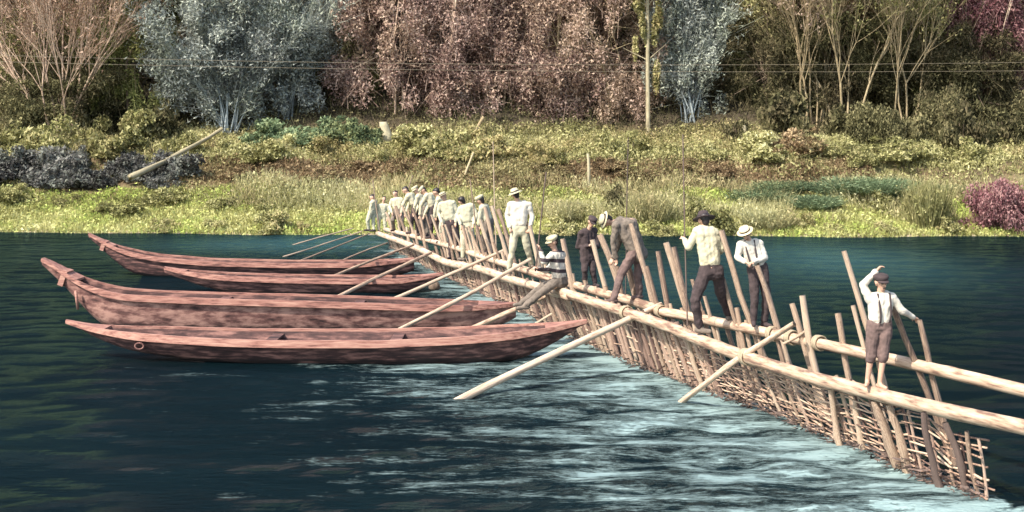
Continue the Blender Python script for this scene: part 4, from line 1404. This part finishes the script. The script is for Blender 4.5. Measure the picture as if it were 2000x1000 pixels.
# front of the wood, from left to right
fan_tree(118, 60.5, 'bare pinkish many-stemmed tree fanning out at the upper left', 'bark_pink', 'pink', 10, 7.4, .42, 9000, 4, twig=5000)
fan_tree(-40, 62.5, 'second pinkish bare tree cut by the left edge', 'bark_pink', 'pink', 5, 7.4, .35, 4000, 9, twig=2500)
leafy(252, 62.5, 'green leafy tree between the bare pinkish tree and the blue-grey willow', 2.3, 12, 'green', 'bark_brown', 5, 12000, .02)
leafy(20, 65, 'dark green tree behind the bare pinkish tree', 3.0, 12, 'olive', 'bark_brown', 6, 9000, 0)
willow(445, 61.0, 'big blue-grey willow spraying up left of centre', 3.9, 11, 'blue', 'bark_grey', 7, 15000)
willow(560, 62.6, 'smaller blue-grey willow just right of the big one', 2.6, 10.5, 'blue', 'bark_grey', 17, 10000)
leafy(672, 65, 'olive tree with loose crown between the willows and the mauve trees', 2.1, 14, 'olive', 'bark_brown', 8, 9000, .1)
leafy(768, 63, 'leftmost mauve-brown tree in the middle of the wood', 2.6, 12.5, 'mauve', 'bark_pink', 10, 12000, 0, 2)
leafy(880, 62.5, 'second mauve-brown tree from the left in the middle wood', 2.5, 12, 'mauve', 'bark_pink', 11, 12000, 0, 1)
leafy(985, 63.5, 'third mauve-brown tree from the left in the middle wood', 2.6, 13, 'mauve', 'bark_pink', 12, 12000, 0, 2)
leafy(1090, 62.5, 'rightmost mauve-brown tree, beside the tan tree', 2.4, 12.5, 'mauve', 'bark_tan', 13, 11000, 0, 1)
leafy(1195, 62.0, 'tan leafy tree left of the pale straight trunk', 2.3, 12.5, 'tan', 'bark_tan', 14, 10500, 0, 1)
# the pale straight trunk
b0 = tree_base(1266, 60.2)
root = empty('tree', b0)
segs = []
p = b0.copy()
for k in range(9):
    q = p + Vector((random.uniform(-.02, .035), 0, 1.3)); segs.append((p, q, .13 - .009 * k, .121 - .009 * k)); p = q
    if k > 1:
        for sgn in (-1, 1):
            segs.append((p, p + Vector((sgn * random.uniform(.5, 1.2), random.uniform(-.4, .4), random.uniform(.5, 1.3))), .03, .008))
cr, _ = crown_points(9000, .9, .9, 5.6, 40, .2)
cr += np.array([b0.x + .1, b0.y + .3, b0.z + 8.0])
finish_tree(root, segs, (np.zeros((0, 4, 3)), leaf_tris(cr, np.full(len(cr), .09), 1.6)), 'bark_pale', 'yellow', 'tree with pale straight trunk beside the slim blue-grey willow', None)
willow(1345, 61.5, 'slim blue-grey willow right of the pale straight trunk', 1.9, 10.5, 'blue', 'bark_grey', 18, 9000)
leafy(1470, 63.5, 'olive tree with slim trunks right of the slim willow', 2.0, 12.5, 'olive', 'bark_tan', 19, 8500, .08, 3)
fan_tree(1588, 60.8, 'clump of tan slender stems in the right-hand wood', 'bark_tan', 'tan', 7, 8.2, .20, 9000, 23, twig=3000)
fan_tree(1655, 60.4, 'tan leaning stems right of the slender clump', 'bark_tan', 'olive', 4, 8.0, .26, 7000, 25, twig=2500)
leafy(1600, 64.5, 'brown leafy tree behind the tan slender stems', 2.6, 12.5, 'brown', 'bark_brown', 26, 9500, .1)
fan_tree(1768, 60.6, 'pale forked stems in the dark part of the right-hand wood', 'bark_tan', 'olive', 4, 8.2, .18, 7000, 27, twig=2500)
leafy(1720, 65, 'olive tree behind the pale forked stems', 2.6, 12.5, 'olive', 'bark_brown', 28, 9500, .05)
leafy(1830, 63, 'dark green tree left of the maroon trees', 2.2, 12.5, 'green', 'bark_brown', 29, 9500, .02)
leafy(1925, 62, 'maroon tree at the upper right', 1.7, 11.5, 'maroon', 'bark_pink', 30, 9500, .14, 3)
leafy(2005, 62.5, 'maroon tree cut by the right edge', 1.8, 11.5, 'maroon', 'bark_pink', 31, 8500, .14, 2)
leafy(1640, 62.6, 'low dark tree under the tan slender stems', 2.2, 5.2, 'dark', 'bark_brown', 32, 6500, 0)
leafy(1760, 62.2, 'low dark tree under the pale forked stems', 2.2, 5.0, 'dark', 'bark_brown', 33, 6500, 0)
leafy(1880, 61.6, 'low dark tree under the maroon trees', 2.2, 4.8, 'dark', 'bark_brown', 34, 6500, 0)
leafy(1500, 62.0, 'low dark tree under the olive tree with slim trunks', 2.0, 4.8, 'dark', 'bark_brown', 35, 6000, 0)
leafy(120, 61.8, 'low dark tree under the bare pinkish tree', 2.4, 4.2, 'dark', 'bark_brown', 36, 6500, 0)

# the wooded hillside behind, one mass, built up out of view to block reflected sky
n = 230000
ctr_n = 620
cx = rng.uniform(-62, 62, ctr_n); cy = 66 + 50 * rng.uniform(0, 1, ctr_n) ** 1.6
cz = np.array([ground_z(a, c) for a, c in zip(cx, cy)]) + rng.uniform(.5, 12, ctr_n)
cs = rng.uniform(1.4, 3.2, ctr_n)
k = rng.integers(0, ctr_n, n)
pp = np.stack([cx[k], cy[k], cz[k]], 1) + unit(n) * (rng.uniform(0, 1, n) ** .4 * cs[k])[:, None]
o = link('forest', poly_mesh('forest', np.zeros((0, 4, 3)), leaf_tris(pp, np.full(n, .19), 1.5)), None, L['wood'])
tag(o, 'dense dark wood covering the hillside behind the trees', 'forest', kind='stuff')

# ---------------------------------------------------------------- small things on the bank
def bank_post(px, py, top_py, r, label, lean=0, mat='bark_pale', name='post', cat='post'):
    p = ground_px(px, py)
    top = P(px + lean, top_py, p.y)
    o = pole(name, p - Vector((0, 0, .2)), top, r, mat)
    tag(o, label, cat)
bank_post(748, 287, 238, .26, 'thick pale stump among the bushes on the bank top', 0, 'bark_pale', 'stump', 'stump')
bank_post(1148, 368, 300, .075, 'pale post standing on the brown slope', 0, 'bark_pale')
bank_post(1453, 282, 244, .11, 'short pale post at the edge of the dark wood', 0, 'bark_pale')
bank_post(904, 346, 298, .06, 'leaning pale stick on the brown slope', 22, 'bark_tan')
bank_post(903, 280, 228, .10, 'thick leaning stick in front of the mauve trees', 42, 'bark_tan')
a, c = ground_px(268, 366), ground_px(442, 272)
tag(pole('fallen_log', a + Vector((0, -1.0, .42)), c + Vector((0, -1.0, .45)), .115, 'bark_pale'), 'pale fallen trunk lying down the left slope', 'log')

# two overhead wires along the bank and their poles beyond the frame
tp = []
for X in (-40, 38):
    z0 = ground_z(X, 58.5)
    o = empty('telegraph_pole', (X, 58.5, z0))
    MB().tube([Vector((X, 58.5, z0 - .4)), Vector((X, 58.5, 8.6))], [.14, .10], 10).build('post', M['bark_brown'], o)
    MB().box(Vector((X, 58.5, 7.75)), .05, .06, .6).build('crossarm', M['bark_brown'], o)
    tag(o, 'wooden telegraph pole at the ' + ('left' if X < 0 else 'right') + ' end of the wires', 'telegraph pole')
for (za, zm, zb, label) in ((8.25, 7.28, 7.65, 'upper thin pale overhead wire crossing in front of the trees'), (7.9, 6.98, 7.15, 'lower thin pale overhead wire crossing in front of the trees')):
    pts = []
    for k in range(41):
        f = k / 40
        z = za * (1 - f) ** 2 + 2 * f * (1 - f) * (2 * zm - (za + zb) / 2) + zb * f * f
        pts.append(Vector((-40 + 78 * f, 58.5, z)))
    tag(MB().tube(pts, .007, 5).build('overhead_wire', M['iron']), label, 'wire')
